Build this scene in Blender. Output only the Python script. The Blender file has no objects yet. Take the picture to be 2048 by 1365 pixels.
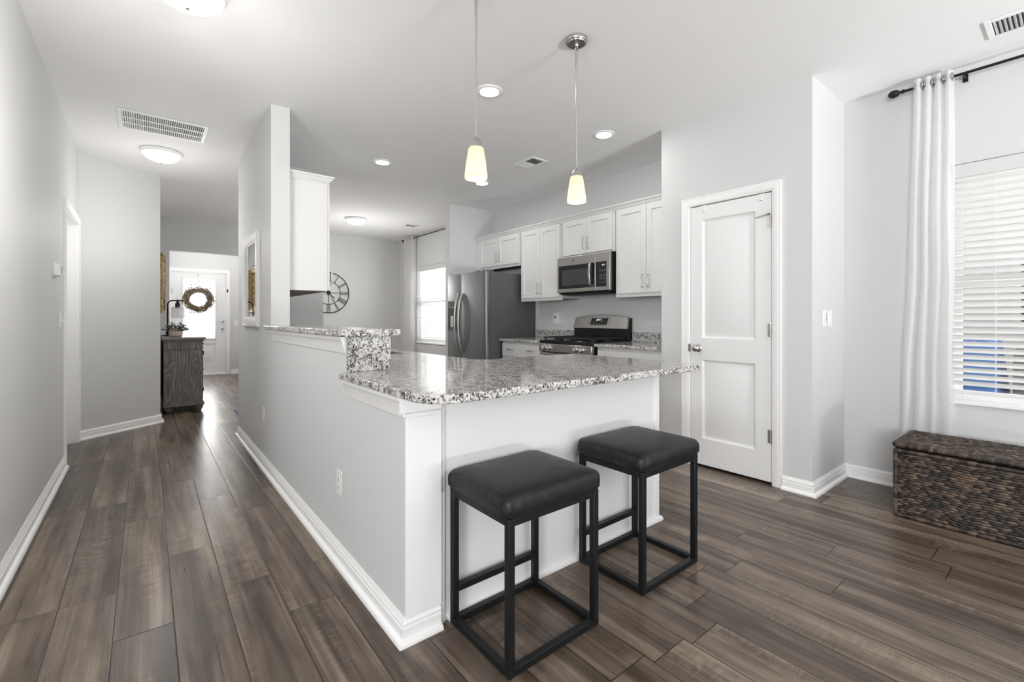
import bpy, bmesh, math, random
from mathutils import Vector
S = bpy.context.scene
C = S.collection
PI = math.pi
rnd = random.Random(7)

# ------------------------------------------------------------------ camera
F_PX, U0, V0, CAM_H = 914.5, 1024.0, 637.0, 1.158
AZ = math.atan2(733, 914.5)
cd = bpy.data.cameras.new('camera')
cam = bpy.data.objects.new('camera', cd)
C.objects.link(cam)
cam.location = (0, 0, CAM_H)
cam.rotation_euler = (PI / 2, 0, -AZ)
cd.sensor_fit = 'HORIZONTAL'
cd.sensor_width = 36
cd.lens = F_PX / 2048 * 36
cd.shift_y = (V0 - 682.5) / 2048
cd.clip_start = 0.05
S.camera = cam
S.view_settings.view_transform = 'Standard'
S.view_settings.look = 'None'
S.view_settings.exposure = 0.0
S.view_settings.gamma = 1.0
S.view_settings.use_curve_mapping = False
S.cycles.use_denoising = True
S.cycles.max_bounces = 10
S.cycles.diffuse_bounces = 6
S.cycles.glossy_bounces = 4
S.cycles.transparent_max_bounces = 16
S.cycles.sample_clamp_indirect = 6
S.cycles.caustics_reflective = False
S.cycles.caustics_refractive = False

# ------------------------------------------------------------------ world (pale overcast sky)
W = bpy.data.worlds.new('sky')
S.world = W
W.use_nodes = True
bg = W.node_tree.nodes['Background']
bg.inputs[0].default_value = (0.93, 0.97, 1.0, 1)
bg.inputs[1].default_value = 1.2


def area(name, loc, rot, sx, sy, power, col=(1, 1, 1)):
    l = bpy.data.lights.new(name, 'AREA')
    l.shape = 'RECTANGLE'
    l.size, l.size_y, l.energy, l.color = sx, sy, power, col
    o = bpy.data.objects.new(name, l)
    C.objects.link(o)
    o.location, o.rotation_euler = loc, rot
    return o


# added fill lights outside unseen openings, then daylight at the visible windows and front door
area('ceiling_fill', (2.2, -5.6, -0.05), (math.radians(176), 0, 0), 2.2, 1.8, 2150, (0.98, 0.99, 1.0))  # upward fill added to brighten the ceiling
area('half_wall_fill', (-3.72, -1.9, 1.45), (PI / 2, 0, -PI / 2), 1.95, 1.3, 235, (0.97, 0.985, 1.0))  # fill added at an unseen opening to brighten the half wall
area('daylight_dining', (4.24, 7.27, 1.42), (PI / 2, 0, PI / 2), 1.28, 1.4, 26, (1, 1, 1))
area('daylight_window', (4.40, 0.06, 1.42), (PI / 2, 0, PI / 2), 0.95, 1.5, 9, (1, 1, 1))
area('daylight_entry', (0.845, 11.45, 1.35), (PI / 2, 0, PI), 0.55, 1.2, 36, (1.0, 0.99, 0.97))

# ------------------------------------------------------------------ materials


def mat(name, col, rough=0.5, metal=0.0, spec=0.5, emit=None, estr=0.0, coat=0.0):
    m = bpy.data.materials.new(name)
    m.use_nodes = True
    b = m.node_tree.nodes['Principled BSDF']
    b.inputs['Base Color'].default_value = (*col, 1)
    b.inputs['Roughness'].default_value = rough
    b.inputs['Metallic'].default_value = metal
    b.inputs['Specular IOR Level'].default_value = spec
    b.inputs['Coat Weight'].default_value = coat
    if emit:
        b.inputs['Emission Color'].default_value = (*emit, 1)
        b.inputs['Emission Strength'].default_value = estr
    return m


class N:
    """small node helper"""

    def __init__(s, m):
        s.m, s.t = m, m.node_tree
        s.b = s.t.nodes['Principled BSDF']

    def n(s, typ, **kw):
        x = s.t.nodes.new(typ)
        ins = kw.pop('ins', {})
        for k, v in kw.items():
            setattr(x, k, v)
        for k, v in ins.items():
            if isinstance(v, bpy.types.NodeSocket):
                s.t.links.new(v, x.inputs[k])
            else:
                x.inputs[k].default_value = v
        return x

    def link(s, a, b):
        s.t.links.new(a, b)

    def ramp(s, fac, stops):
        r = s.n('ShaderNodeValToRGB')
        e = r.color_ramp.elements
        while len(e) > 1:
            e.remove(e[-1])
        for i, (p, c) in enumerate(stops):
            x = e[0] if i == 0 else e.new(p)
            x.position = p
            x.color = (*c, 1) if len(c) == 3 else c
        s.link(fac, r.inputs[0])
        return r.outputs[0]

    def math(s, op, a, b=0.0):
        x = s.n('ShaderNodeMath', operation=op)
        for i, v in enumerate((a, b)):
            if isinstance(v, bpy.types.NodeSocket):
                s.link(v, x.inputs[i])
            else:
                x.inputs[i].default_value = v
        return x.outputs[0]

    def mix(s, fac, a, b, mode='MIX'):
        x = s.n('ShaderNodeMix', data_type='RGBA', blend_type=mode)
        for k, v in ((0, fac), (6, a), (7, b)):
            if isinstance(v, bpy.types.NodeSocket):
                s.link(v, x.inputs[k])
            else:
                x.inputs[k].default_value = v if k == 0 else (*v, 1)
        return x.outputs[2]

    def coord(s, scale=(1, 1, 1), out='Object', rot=(0, 0, 0)):
        t = s.n('ShaderNodeTexCoord')
        mp = s.n('ShaderNodeMapping')
        mp.inputs['Scale'].default_value = scale
        mp.inputs['Rotation'].default_value = rot
        s.link(t.outputs[out], mp.inputs[0])
        return mp.outputs[0]

    def bump(s, h, strength=0.2, dist=0.01):
        x = s.n('ShaderNodeBump', ins={'Strength': strength, 'Distance': dist, 'Height': h})
        s.link(x.outputs[0], s.b.inputs['Normal'])


def paint(name, col, rough=0.6, tex=0.06):
    m = mat(name, col, rough, spec=0.3)
    k = N(m)
    nz = k.n('ShaderNodeTexNoise', ins={'Vector': k.coord(), 'Scale': 90.0, 'Detail': 3.0})
    k.bump(nz.outputs[0], tex, 0.004)
    return m


M = {}
M['wall'] = paint('wall_paint', (0.655, 0.657, 0.657))
M['ceiling'] = paint('ceiling_paint', (0.87, 0.87, 0.868), 0.8, 0.12)
M['trim'] = mat('white_trim', (0.90, 0.90, 0.90), 0.35)
M['door'] = mat('white_door', (0.82, 0.82, 0.82), 0.38)
M['cab'] = mat('white_cabinet', (0.735, 0.735, 0.73), 0.35)
M['plastic'] = mat('white_plastic', (0.84, 0.84, 0.83), 0.3)
M['slot'] = mat('dark_slot', (0.02, 0.02, 0.02), 0.6)
M['duct'] = mat('dark_duct', (0.06, 0.06, 0.06), 0.9)
M['black'] = mat('black_metal', (0.007, 0.0075, 0.0085), 0.42, 0.0, spec=0.32)
M['blackplastic'] = mat('black_gloss', (0.010, 0.010, 0.011), 0.12)
M['blackiron'] = mat('cast_iron', (0.014, 0.014, 0.014), 0.5)
M['nickel'] = mat('brushed_nickel', (0.55, 0.54, 0.52), 0.27, 1.0)
M['darkglass'] = mat('dark_glass', (0.05, 0.055, 0.055), 0.10)
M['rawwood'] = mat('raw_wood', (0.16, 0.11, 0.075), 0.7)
M['gold'] = mat('antique_gold', (0.40, 0.27, 0.11), 0.38, 0.9)
k = N(M['gold'])
nz = k.n('ShaderNodeTexNoise', ins={'Vector': k.coord(), 'Scale': 38.0, 'Detail': 5.0, 'Roughness': 0.7})
k.link(k.ramp(nz.outputs[0], [(0.30, (0.05, 0.034, 0.016)), (0.44, (0.25, 0.165, 0.07)), (0.60, (0.46, 0.33, 0.16)), (0.75, (0.66, 0.56, 0.36))]), k.b.inputs['Base Color'])
k.bump(nz.outputs[0], 0.5, 0.01)
M['clock'] = mat('clock_iron', (0.02, 0.02, 0.022), 0.6, 0.4)
M['digit'] = mat('display_digits', (0.8, 0.9, 1.0), 0.5, emit=(0.8, 0.92, 1.0), estr=1.5)
M['lettering'] = mat('pale_lettering', (0.55, 0.55, 0.55), 0.5)
M['mirror'] = mat('mirror_silver', (0.88, 0.89, 0.89), 0.02, 1.0)
M['fridgeside'] = mat('slate_side', (0.115, 0.118, 0.122), 0.48, 0.25)
M['concrete'] = mat('concrete', (0.62, 0.60, 0.57), 0.9)
M['grass'] = mat('lawn', (0.16, 0.18, 0.08), 0.9)
M['tarp'] = mat('blue_tarp', (0.10, 0.29, 0.80), 0.45)
M['greyjunk'] = mat('grey_bin', (0.24, 0.26, 0.25), 0.6)
M['yellow'] = mat('yellow_board', (0.85, 0.62, 0.12), 0.6)
M['shingle'] = mat('roof_shingle', (0.20, 0.20, 0.21), 0.9)
M['mat_blue'] = mat('blue_rug', (0.16, 0.22, 0.36), 0.95)
M['terracotta'] = mat('pale_clay', (0.52, 0.44, 0.37), 0.8)
M['leaf'] = mat('grey_green_leaf', (0.055, 0.075, 0.055), 0.6)
M['twig'] = mat('brown_twig', (0.13, 0.085, 0.05), 0.8)
M['leafgreen'] = mat('wreath_leaf', (0.17, 0.19, 0.10), 0.7)
M['slat'] = mat('blind_slat', (0.86, 0.86, 0.85), 0.4)
for key, tr in (('slat', 0.16),):
    k = N(M[key])
    t_ = k.n('ShaderNodeBsdfTranslucent', ins={'Color': (0.9, 0.9, 0.88, 1)})
    mx = k.n('ShaderNodeMixShader', ins={0: tr, 1: k.b.outputs[0], 2: t_.outputs[0]})
    k.link(mx.outputs[0], k.t.nodes['Material Output'].inputs[0])


def glow(name, col, strength, base=(0.9, 0.9, 0.9)):
    return mat(name, base, 0.25, emit=col, estr=strength)


M['dome'] = glow('lit_dome_glass', (1.0, 0.97, 0.92), 5.0)
M['led'] = glow('lit_led_lens', (1.0, 0.985, 0.96), 140.0)
M['bulb'] = glow('lit_bulb', (1.0, 0.86, 0.62), 5.0)


def m_shade():
    m = mat('cream_glass', (0.92, 0.83, 0.66), 0.25, emit=(1.0, 0.78, 0.52), estr=0.36)
    k = N(m)
    t_ = k.n('ShaderNodeBsdfTranslucent', ins={'Color': (1.0, 0.89, 0.72, 1)})
    mx = k.n('ShaderNodeMixShader', ins={0: 0.5, 1: k.b.outputs[0], 2: t_.outputs[0]})
    k.link(mx.outputs[0], k.t.nodes['Material Output'].inputs[0])
    return m


M['shade'] = m_shade()


def m_glass():
    m = bpy.data.materials.new('window_glass')
    m.use_nodes = True
    t = m.node_tree
    t.nodes.remove(t.nodes['Principled BSDF'])
    tr = t.nodes.new('ShaderNodeBsdfTransparent')
    gl = t.nodes.new('ShaderNodeBsdfGlossy')
    gl.inputs['Roughness'].default_value = 0.02
    mx = t.nodes.new('ShaderNodeMixShader')
    mx.inputs[0].default_value = 0.06
    t.links.new(tr.outputs[0], mx.inputs[1])
    t.links.new(gl.outputs[0], mx.inputs[2])
    t.links.new(mx.outputs[0], t.nodes['Material Output'].inputs[0])
    return m


M['glass'] = m_glass()


def m_clear():
    m = mat('seeded_glass', (0.85, 0.85, 0.85), 0.2)
    k = N(m)
    tp = k.n('ShaderNodeBsdfTransparent')
    mx = k.n('ShaderNodeMixShader', ins={0: 0.78, 1: k.b.outputs[0], 2: tp.outputs[0]})
    k.link(mx.outputs[0], k.t.nodes['Material Output'].inputs[0])
    return m


M['clearshade'] = m_clear()


def m_sheer():
    m = mat('sheer_fabric', (0.86, 0.86, 0.86), 0.9, spec=0.05)
    k = N(m)
    tl = k.n('ShaderNodeBsdfTranslucent', ins={'Color': (0.9, 0.9, 0.9, 1)})
    tp = k.n('ShaderNodeBsdfTransparent')
    a = k.n('ShaderNodeMixShader', ins={0: 0.45, 1: k.b.outputs[0], 2: tl.outputs[0]})
    b = k.n('ShaderNodeMixShader', ins={0: 0.22, 1: a.outputs[0], 2: tp.outputs[0]})
    k.link(b.outputs[0], k.t.nodes['Material Output'].inputs[0])
    wv = k.n('ShaderNodeTexNoise', ins={'Vector': k.coord((60, 60, 900)), 'Scale': 1.0, 'Detail': 2.0})
    k.bump(wv.outputs[0], 0.15, 0.002)
    return m


M['sheer'] = m_sheer()


def m_floor():
    m = mat('vinyl_plank', (0.2, 0.16, 0.13), 0.36, spec=0.42)
    k = N(m)
    uv = k.n('ShaderNodeUVMap', uv_map='plank')
    at = k.n('ShaderNodeAttribute', attribute_name='tone')
    sp = k.n('ShaderNodeSeparateColor', ins={0: at.outputs['Color']})
    # u across 0..1, v along in metres ; shift per plank
    off = k.n('ShaderNodeCombineXYZ', ins={0: k.math('MULTIPLY', sp.outputs[0], 37.0), 1: k.math('MULTIPLY', sp.outputs[1], 53.0), 2: k.math('MULTIPLY', sp.outputs[2], 11.0)})
    vec = k.n('ShaderNodeVectorMath', operation='ADD', ins={0: uv.outputs[0], 1: off.outputs[0]})

    def noise(sx, sy, scale, det=4.0, dist=0.0):
        mp = k.n('ShaderNodeMapping', ins={'Scale': (sx, sy, 1)})
        k.link(vec.outputs[0], mp.inputs[0])
        return k.n('ShaderNodeTexNoise', ins={'Vector': mp.outputs[0], 'Scale': scale, 'Detail': det, 'Distortion': dist}).outputs[0]
    broad = noise(13.0, 0.8, 1.0, 2.0, 0.5)
    streak = noise(60.0, 1.1, 1.0, 3.0, 0.2)
    fine = noise(230.0, 5.0, 1.0, 3.0, 0.2)
    mott = noise(10.0, 3.5, 1.0, 3.0, 1.0)
    cross = noise(9.0, 30.0, 1.0, 3.0, 1.6)
    mask = k.ramp(noise(6.0, 0.9, 1.0, 1.0), [(0.50, (0, 0, 0)), (0.66, (1, 1, 1))])

    def dev(x, a):
        return k.math('MULTIPLY', k.math('SUBTRACT', x, 0.5), a)
    v = k.math('ADD', dev(broad, 1.05), dev(streak, 0.45))
    v = k.math('ADD', v, dev(fine, 0.34))
    v = k.math('ADD', v, dev(mott, 0.42))
    v = k.math('ADD', v, k.math('MULTIPLY', dev(cross, 0.75), mask))
    v = k.math('ADD', v, dev(sp.outputs[0], 0.20))
    v = k.math('ADD', v, 0.53)
    col = k.ramp(v, [(0.16, (0.040, 0.029, 0.0215)), (0.36, (0.078, 0.057, 0.042)), (0.52, (0.128, 0.095, 0.070)), (0.68, (0.200, 0.152, 0.113)), (0.88, (0.31, 0.245, 0.188))])
    hue = k.mix(k.math('MULTIPLY', sp.outputs[1], 0.6), col, k.mix(1.0, col, (0.95, 0.99, 1.03), 'MULTIPLY'))
    # seams
    s2 = k.n('ShaderNodeSeparateXYZ', ins={0: uv.outputs[0]})
    eu = k.math('MINIMUM', s2.outputs[0], k.math('SUBTRACT', 0.1785, s2.outputs[0]))
    ev = k.math('MINIMUM', s2.outputs[1], k.math('SUBTRACT', 1.215, s2.outputs[1]))
    e = k.math('MINIMUM', eu, ev)
    seam = k.math('LESS_THAN', e, 0.0019)
    k.link(k.mix(seam, hue, (0.018, 0.014, 0.011)), k.b.inputs['Base Color'])
    rg = k.math('ADD', k.math('MULTIPLY', streak, 0.16), 0.22)
    k.link(rg, k.b.inputs['Roughness'])
    em = k.math('MINIMUM', k.math('MULTIPLY', e, 300.0), 1.0)
    h = k.math('ADD', k.math('MULTIPLY', streak, 0.20), em)
    k.bump(h, 0.22, 0.0022)
    return m


M['floor'] = m_floor()


def m_granite():
    m = mat('speckled_granite', (0.6, 0.6, 0.6), 0.07, spec=0.5)
    k = N(m)
    co = k.coord()
    st = k.n('ShaderNodeMapping', ins={'Scale': (1.0, 1.0, 0.8), 'Rotation': (0.5, 0.4, 0.6)})
    k.link(co, st.inputs[0])
    n1 = k.n('ShaderNodeTexNoise', ins={'Vector': st.outputs[0], 'Scale': 150.0, 'Detail': 2.5, 'Roughness': 0.55, 'Distortion': 0.4}).outputs[0]
    n2 = k.n('ShaderNodeTexNoise', ins={'Vector': co, 'Scale': 95.0, 'Detail': 3.0, 'Roughness': 0.6, 'Distortion': 0.3}).outputs[0]
    n3 = k.n('ShaderNodeTexNoise', ins={'Vector': co, 'Scale': 26.0, 'Detail': 2.0}).outputs[0]
    sh = k.math('MULTIPLY', k.math('SUBTRACT', n3, 0.5), 0.28)
    base = k.ramp(k.math('ADD', n2, sh), [(0.33, (0.14, 0.135, 0.13)), (0.42, (0.27, 0.26, 0.25)), (0.48, (0.52, 0.505, 0.49)), (0.56, (0.66, 0.65, 0.64)), (0.72, (0.76, 0.755, 0.75))])
    dk = k.ramp(k.math('ADD', n1, sh), [(0.40, (1, 1, 1)), (0.445, (0, 0, 0))])
    c1 = k.mix(dk, base, (0.022, 0.022, 0.025))
    k.link(c1, k.b.inputs['Base Color'])
    return m


M['granite'] = m_granite()


def m_steel(name, col, rough, axis_scale):
    m = mat(name, col, rough, 1.0)
    k = N(m)
    nz = k.n('ShaderNodeTexNoise', ins={'Vector': k.coord(axis_scale), 'Scale': 1.0, 'Detail': 3.0})
    k.link(k.math('ADD', k.math('MULTIPLY', nz.outputs[0], 0.14), rough - 0.07), k.b.inputs['Roughness'])
    k.bump(nz.outputs[0], 0.03, 0.001)
    return m


M['steel'] = m_steel('stainless_steel', (0.50, 0.485, 0.465), 0.30, (8, 8, 700))
M['slate'] = m_steel('slate_steel', (0.225, 0.227, 0.233), 0.42, (700, 700, 8))


def m_leather():
    m = mat('black_leather', (0.02, 0.021, 0.023), 0.42, spec=0.32)
    k = N(m)
    co = k.coord()
    a = k.n('ShaderNodeTexNoise', ins={'Vector': co, 'Scale': 26.0, 'Detail': 6.0, 'Roughness': 0.7})
    b = k.n('ShaderNodeTexVoronoi', ins={'Vector': co, 'Scale': 260.0})
    k.link(k.ramp(a.outputs[0], [(0.40, (0.008, 0.0085, 0.009)), (0.56, (0.016, 0.0165, 0.018)), (0.70, (0.034, 0.035, 0.036))]), k.b.inputs['Base Color'])
    k.link(k.math('ADD', k.math('MULTIPLY', a.outputs[0], 0.35), 0.27), k.b.inputs['Roughness'])
    k.bump(b.outputs['Distance'], 0.12, 0.002)
    return m


M['leather'] = m_leather()


def m_weave():
    m = mat('woven_rush', (0.1, 0.07, 0.045), 0.42, spec=0.5)
    k = N(m)
    at = k.n('ShaderNodeAttribute', attribute_name='tone')
    sp = k.n('ShaderNodeSeparateColor', ins={0: at.outputs['Color']})
    nz = k.n('ShaderNodeTexNoise', ins={'Vector': k.coord((60, 60, 160)), 'Scale': 1.0, 'Detail': 4.0})
    v = k.math('ADD', k.math('MULTIPLY', sp.outputs[0], 0.72), k.math('MULTIPLY', k.math('SUBTRACT', nz.outputs[0], 0.5), 0.55))
    c = k.ramp(v, [(0.05, (0.012, 0.0095, 0.008)), (0.28, (0.032, 0.024, 0.018)), (0.52, (0.085, 0.059, 0.041)), (0.74, (0.17, 0.122, 0.083)), (1.0, (0.36, 0.28, 0.20))])
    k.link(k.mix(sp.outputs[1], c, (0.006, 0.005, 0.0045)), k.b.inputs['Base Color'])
    return m


M['weave'] = m_weave()


def m_greywood(name='grey_washed_wood'):
    m = mat(name, (0.2, 0.19, 0.18), 0.6)
    k = N(m)
    a = k.n('ShaderNodeTexNoise', ins={'Vector': k.coord((9, 9, 0.9)), 'Scale': 1.0, 'Detail': 2.0, 'Distortion': 0.6})
    ring = k.math('FRACT', k.math('MULTIPLY', a.outputs[0], 17.0))
    f = k.n('ShaderNodeTexNoise', ins={'Vector': k.coord((160, 160, 6)), 'Scale': 1.0, 'Detail': 3.0})
    v = k.math('ADD', k.math('MULTIPLY', ring, 0.55), k.math('MULTIPLY', f.outputs[0], 0.45))
    k.link(k.ramp(v, [(0.15, (0.085, 0.082, 0.077)), (0.55, (0.165, 0.158, 0.148)), (0.85, (0.34, 0.325, 0.305))]), k.b.inputs['Base Color'])
    return m


M['greywood'] = m_greywood()
M['greytop'] = mat('grey_top', (0.21, 0.205, 0.195), 0.35)


def m_siding():
    m = mat('lap_siding', (0.84, 0.85, 0.86), 0.7)
    k = N(m)
    t_ = k.n('ShaderNodeSeparateXYZ', ins={0: k.coord()})
    fr = k.math('FRACT', k.math('MULTIPLY', t_.outputs[2], 8.0))
    k.bump(fr, 0.6, 0.02)
    return m


M['siding'] = m_siding()

# ------------------------------------------------------------------ mesh helpers


class MB:
    def __init__(s, T=None):
        s.v, s.f, s.T, s.tone = [], [], T, {}

    def add(s, vs, fs):
        b = len(s.v)
        s.v += [s.T(*p) if s.T else tuple(p) for p in vs]
        s.f += [[b + i for i in f] for f in fs]
        return s

    def box(s, x0, x1, y0, y1, z0, z1):
        return s.add([(x0, y0, z0), (x1, y0, z0), (x1, y1, z0), (x0, y1, z0), (x0, y0, z1), (x1, y0, z1), (x1, y1, z1), (x0, y1, z1)],
                     [(0, 3, 2, 1), (4, 5, 6, 7), (0, 1, 5, 4), (1, 2, 6, 5), (2, 3, 7, 6), (3, 0, 4, 7)])

    def prism(s, pts, ax, a, b):
        """polygon pts (the two other axes, in xyz order) extruded along axis ax from a to b"""
        def p(q, t):
            q = list(q)
            q.insert('xyz'.index(ax), t)
            return tuple(q)
        n = len(pts)
        return s.add([p(q, a) for q in pts] + [p(q, b) for q in pts],
                     [list(range(n))[::-1], list(range(n, 2 * n))] + [[i, (i + 1) % n, n + (i + 1) % n, n + i] for i in range(n)])

    def lathe(s, prof, c, ax='z', n=32, cap=True, arc=1.0):
        """profile of (radius, height) turned about an axis through c"""
        vs, fs = [], []
        m = len(prof)
        for r, h in prof:
            for i in range(n):
                a = 2 * PI * i / n
                q = [r * math.cos(a), r * math.sin(a)]
                q.insert('xyz'.index(ax), h)
                vs.append((c[0] + q[0], c[1] + q[1], c[2] + q[2]))
        for j in range(m - 1):
            for i in range(n):
                k = (i + 1) % n
                fs.append([j * n + i, j * n + k, (j + 1) * n + k, (j + 1) * n + i])
        if cap:
            fs.append(list(range(n))[::-1])
            fs.append([(m - 1) * n + i for i in range(n)])
        return s.add(vs, fs)

    def tube(s, pts, r, n=8, closed=False, cap=True):
        pts = [Vector(p) for p in pts]
        m = len(pts)
        rs = r if isinstance(r, (list, tuple)) else [r] * m
        vs, fs = [], []
        ref = None
        for i, p in enumerate(pts):
            if closed:
                d = pts[(i + 1) % m] - pts[i - 1]
            else:
                d = pts[min(i + 1, m - 1)] - pts[max(i - 1, 0)]
            d.normalize()
            if ref is None:
                ref = Vector((0, 0, 1)) if abs(d.z) < 0.9 else Vector((1, 0, 0))
            a = (ref - d * ref.dot(d))
            if a.length < 1e-5:
                a = Vector((1, 0, 0)) - d * d.x
            a.normalize()
            ref = a
            b = d.cross(a)
            for k in range(n):
                t = 2 * PI * k / n
                vs.append(tuple(p + (a * math.cos(t) + b * math.sin(t)) * rs[i]))
        for i in range(m if closed else m - 1):
            j = (i + 1) % m
            for k in range(n):
                l = (k + 1) % n
                fs.append([i * n + k, i * n + l, j * n + l, j * n + k])
        if cap and not closed:
            fs.append(list(range(n))[::-1])
            fs.append([(m - 1) * n + k for k in range(n)])
        return s.add(vs, fs)

    def ball(s, c, r, n=16, m=10):
        rx, ry, rz = r if isinstance(r, (tuple, list)) else (r, r, r)
        vs = [(c[0], c[1], c[2] - rz)]
        for j in range(1, m):
            a = -PI / 2 + PI * j / m
            for i in range(n):
                b = 2 * PI * i / n
                vs.append((c[0] + rx * math.cos(a) * math.cos(b), c[1] + ry * math.cos(a) * math.sin(b), c[2] + rz * math.sin(a)))
        vs.append((c[0], c[1], c[2] + rz))
        fs = [[0, 1 + (i + 1) % n, 1 + i] for i in range(n)]
        for j in range(m - 2):
            for i in range(n):
                k = (i + 1) % n
                fs.append([1 + j * n + i, 1 + j * n + k, 1 + (j + 1) * n + k, 1 + (j + 1) * n + i])
        t = len(vs) - 1
        fs += [[t, 1 + (m - 2) * n + i, 1 + (m - 2) * n + (i + 1) % n] for i in range(n)]
        return s.add(vs, fs)

    def build(s, name, m, parent=None, bevel=0.0, seg=2, angle=38, sub=0, recalc=True):
        o0 = Vector((0, 0, 0))
        q = parent
        while q is not None:
            o0 += q.location
            q = q.parent
        me = bpy.data.meshes.new(name)
        me.from_pydata([(p[0] - o0.x, p[1] - o0.y, p[2] - o0.z) for p in s.v], [], s.f)
        bm = bmesh.new()
        bm.from_mesh(me)
        if recalc:
            bmesh.ops.recalc_face_normals(bm, faces=bm.faces)
        lim = math.radians(angle)
        for e in bm.edges:
            e.smooth = len(e.link_faces) == 2 and e.calc_face_angle(0) < lim
        for f in bm.faces:
            f.smooth = True
        bm.to_mesh(me)
        bm.free()
        me.materials.append(m)
        o = bpy.data.objects.new(name, me)
        C.objects.link(o)
        if parent:
            o.parent = parent
        if bevel:
            b = o.modifiers.new('bevel', 'BEVEL')
            b.width, b.segments, b.limit_method, b.angle_limit = bevel, seg, 'ANGLE', math.radians(40)
        if sub:
            b = o.modifiers.new('subsurf', 'SUBSURF')
            b.levels = b.render_levels = sub
        return o


def thing(name, label, cat, loc, group=None):
    o = bpy.data.objects.new(name, None)
    C.objects.link(o)
    o.location = loc
    o.empty_display_size = 0.05
    return tag(o, label, cat, group)


def tag(o, label, cat, group=None):
    o['label'], o['category'] = label, cat
    if group:
        o['group'] = group
    return o


def struct(o, label=None):
    o['kind'] = 'structure'
    if label:
        o['label'] = label
    return o


def dup(root, loc, label=None):
    r = root.copy()
    C.objects.link(r)
    r.location = loc
    if label:
        r['label'] = label
    for ch in list(root.children):
        c = ch.copy()
        C.objects.link(c)
        c.parent = r
        for g in list(ch.children):
            d = g.copy()
            C.objects.link(d)
            d.parent = c
    return r


def facing(face, at, a0, z0):
    """local (u along the wall, v up, w out of the wall) -> world, for a wall facing '-x', '+x', '-y' or '+y' at coordinate at"""
    if face == '-x':
        return lambda u, v, w: (at - w, a0 + u, z0 + v)
    if face == '+x':
        return lambda u, v, w: (at + w, a0 + u, z0 + v)
    if face == '-y':
        return lambda u, v, w: (a0 + u, at - w, z0 + v)
    return lambda u, v, w: (a0 + u, at + w, z0 + v)


def leaf(mb, Wd, Ht, th, opens, levels):
    """panelled leaf from u=0..Wd, v=0..Ht, w=-th..0, with one column of sunk panels"""
    u0, u1 = opens[0][0], opens[0][1]
    dmax = max(d for _, d in levels) + 0.002
    mb.box(0, Wd, 0, Ht, -th, -dmax)
    mb.box(0, u0, 0, Ht, -dmax, 0)
    mb.box(u1, Wd, 0, Ht, -dmax, 0)
    zs = [0] + [z for o in opens for z in (o[2], o[3])] + [Ht]
    for i in range(0, len(zs), 2):
        mb.box(u0, u1, zs[i], zs[i + 1], -dmax, 0)
    for (a, b, c, d) in opens:
        vs, fs = [], []
        for k, (ins, dep) in enumerate(levels):
            vs += [(a + ins, c + ins, -dep), (b - ins, c + ins, -dep), (b - ins, d - ins, -dep), (a + ins, d - ins, -dep)]
            if k:
                p = 4 * (k - 1)
                fs += [[p + i, p + (i + 1) % 4, p + 4 + (i + 1) % 4, p + 4 + i] for i in range(4)]
        p = 4 * (len(levels) - 1)
        fs.append([p, p + 1, p + 2, p + 3])
        mb.add(vs, fs)
    return mb


# ------------------------------------------------------------------ shell
H = 2.74
XL, XR = -0.494, 4.03        # long side walls
YB = -4.5                    # wall behind the camera
XD0, XD1 = 0.722, 0.850      # divider wall between hall and kitchen
PX, PY0, PY1 = 3.386, 1.10, 2.214   # pantry box
YF = 8.78                    # dining end wall
A0, A1 = (XL, 5.93), (0.128, 6.405)  # slanted hall wall

# floor: one mesh of planks running along the hall
PW, PL = 0.1785, 1.215
fx0, fx1, fy0, fy1 = -3.9, 4.3, YB - 0.3, 11.4
known = {0: 2.780, -1: 2.164, -2: 2.546, 1: 2.300, 14: 0.783, 12: 0.660, 8: 0.868, 11: 1.019, 15: 0.380}
fm = bpy.data.meshes.new('floor')
bm = bmesh.new()
uvl = bm.loops.layers.uv.new('plank')
cl = bm.loops.layers.float_color.new('tone')
k0, k1 = math.floor((fx0 - 0.0855) / PW), math.ceil((fx1 - 0.0855) / PW)
for k in range(k0, k1):
    xa = 0.0855 + k * PW
    xb = xa + PW
    j0 = known.get(k, rnd.random() * PL)
    y = fy0 - ((fy0 - j0) % PL)
    while y < fy1:
        t = (rnd.random(), rnd.random(), rnd.random(), 1)
        vs = [bm.verts.new(p) for p in ((xa, y, 0), (xb, y, 0), (xb, y + PL, 0), (xa, y + PL, 0))]
        f = bm.faces.new(vs)
        for l, q in zip(f.loops, ((0, 0), (PW, 0), (PW, PL), (0, PL))):
            l[uvl].uv = q
            l[cl] = t
        y += PL
bmesh.ops.remove_doubles(bm, verts=bm.verts, dist=1e-5)
bm.to_mesh(fm)
bm.free()
fm.materials.append(M['floor'])
fl = bpy.data.objects.new('floor', fm)
C.objects.link(fl)
struct(fl, 'grey brown wood plank floor running along the hall')
struct(MB().box(fx0, fx1, fy0, 11.4, H, H + 0.1).build('ceiling', M['ceiling']), 'plain white ceiling')


def wall(name, boxes, label=None, m='wall'):
    mb = MB()
    for b in boxes:
        mb.box(*b)
    return struct(mb.build(name, M[m]), label)


T = 0.12
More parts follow.
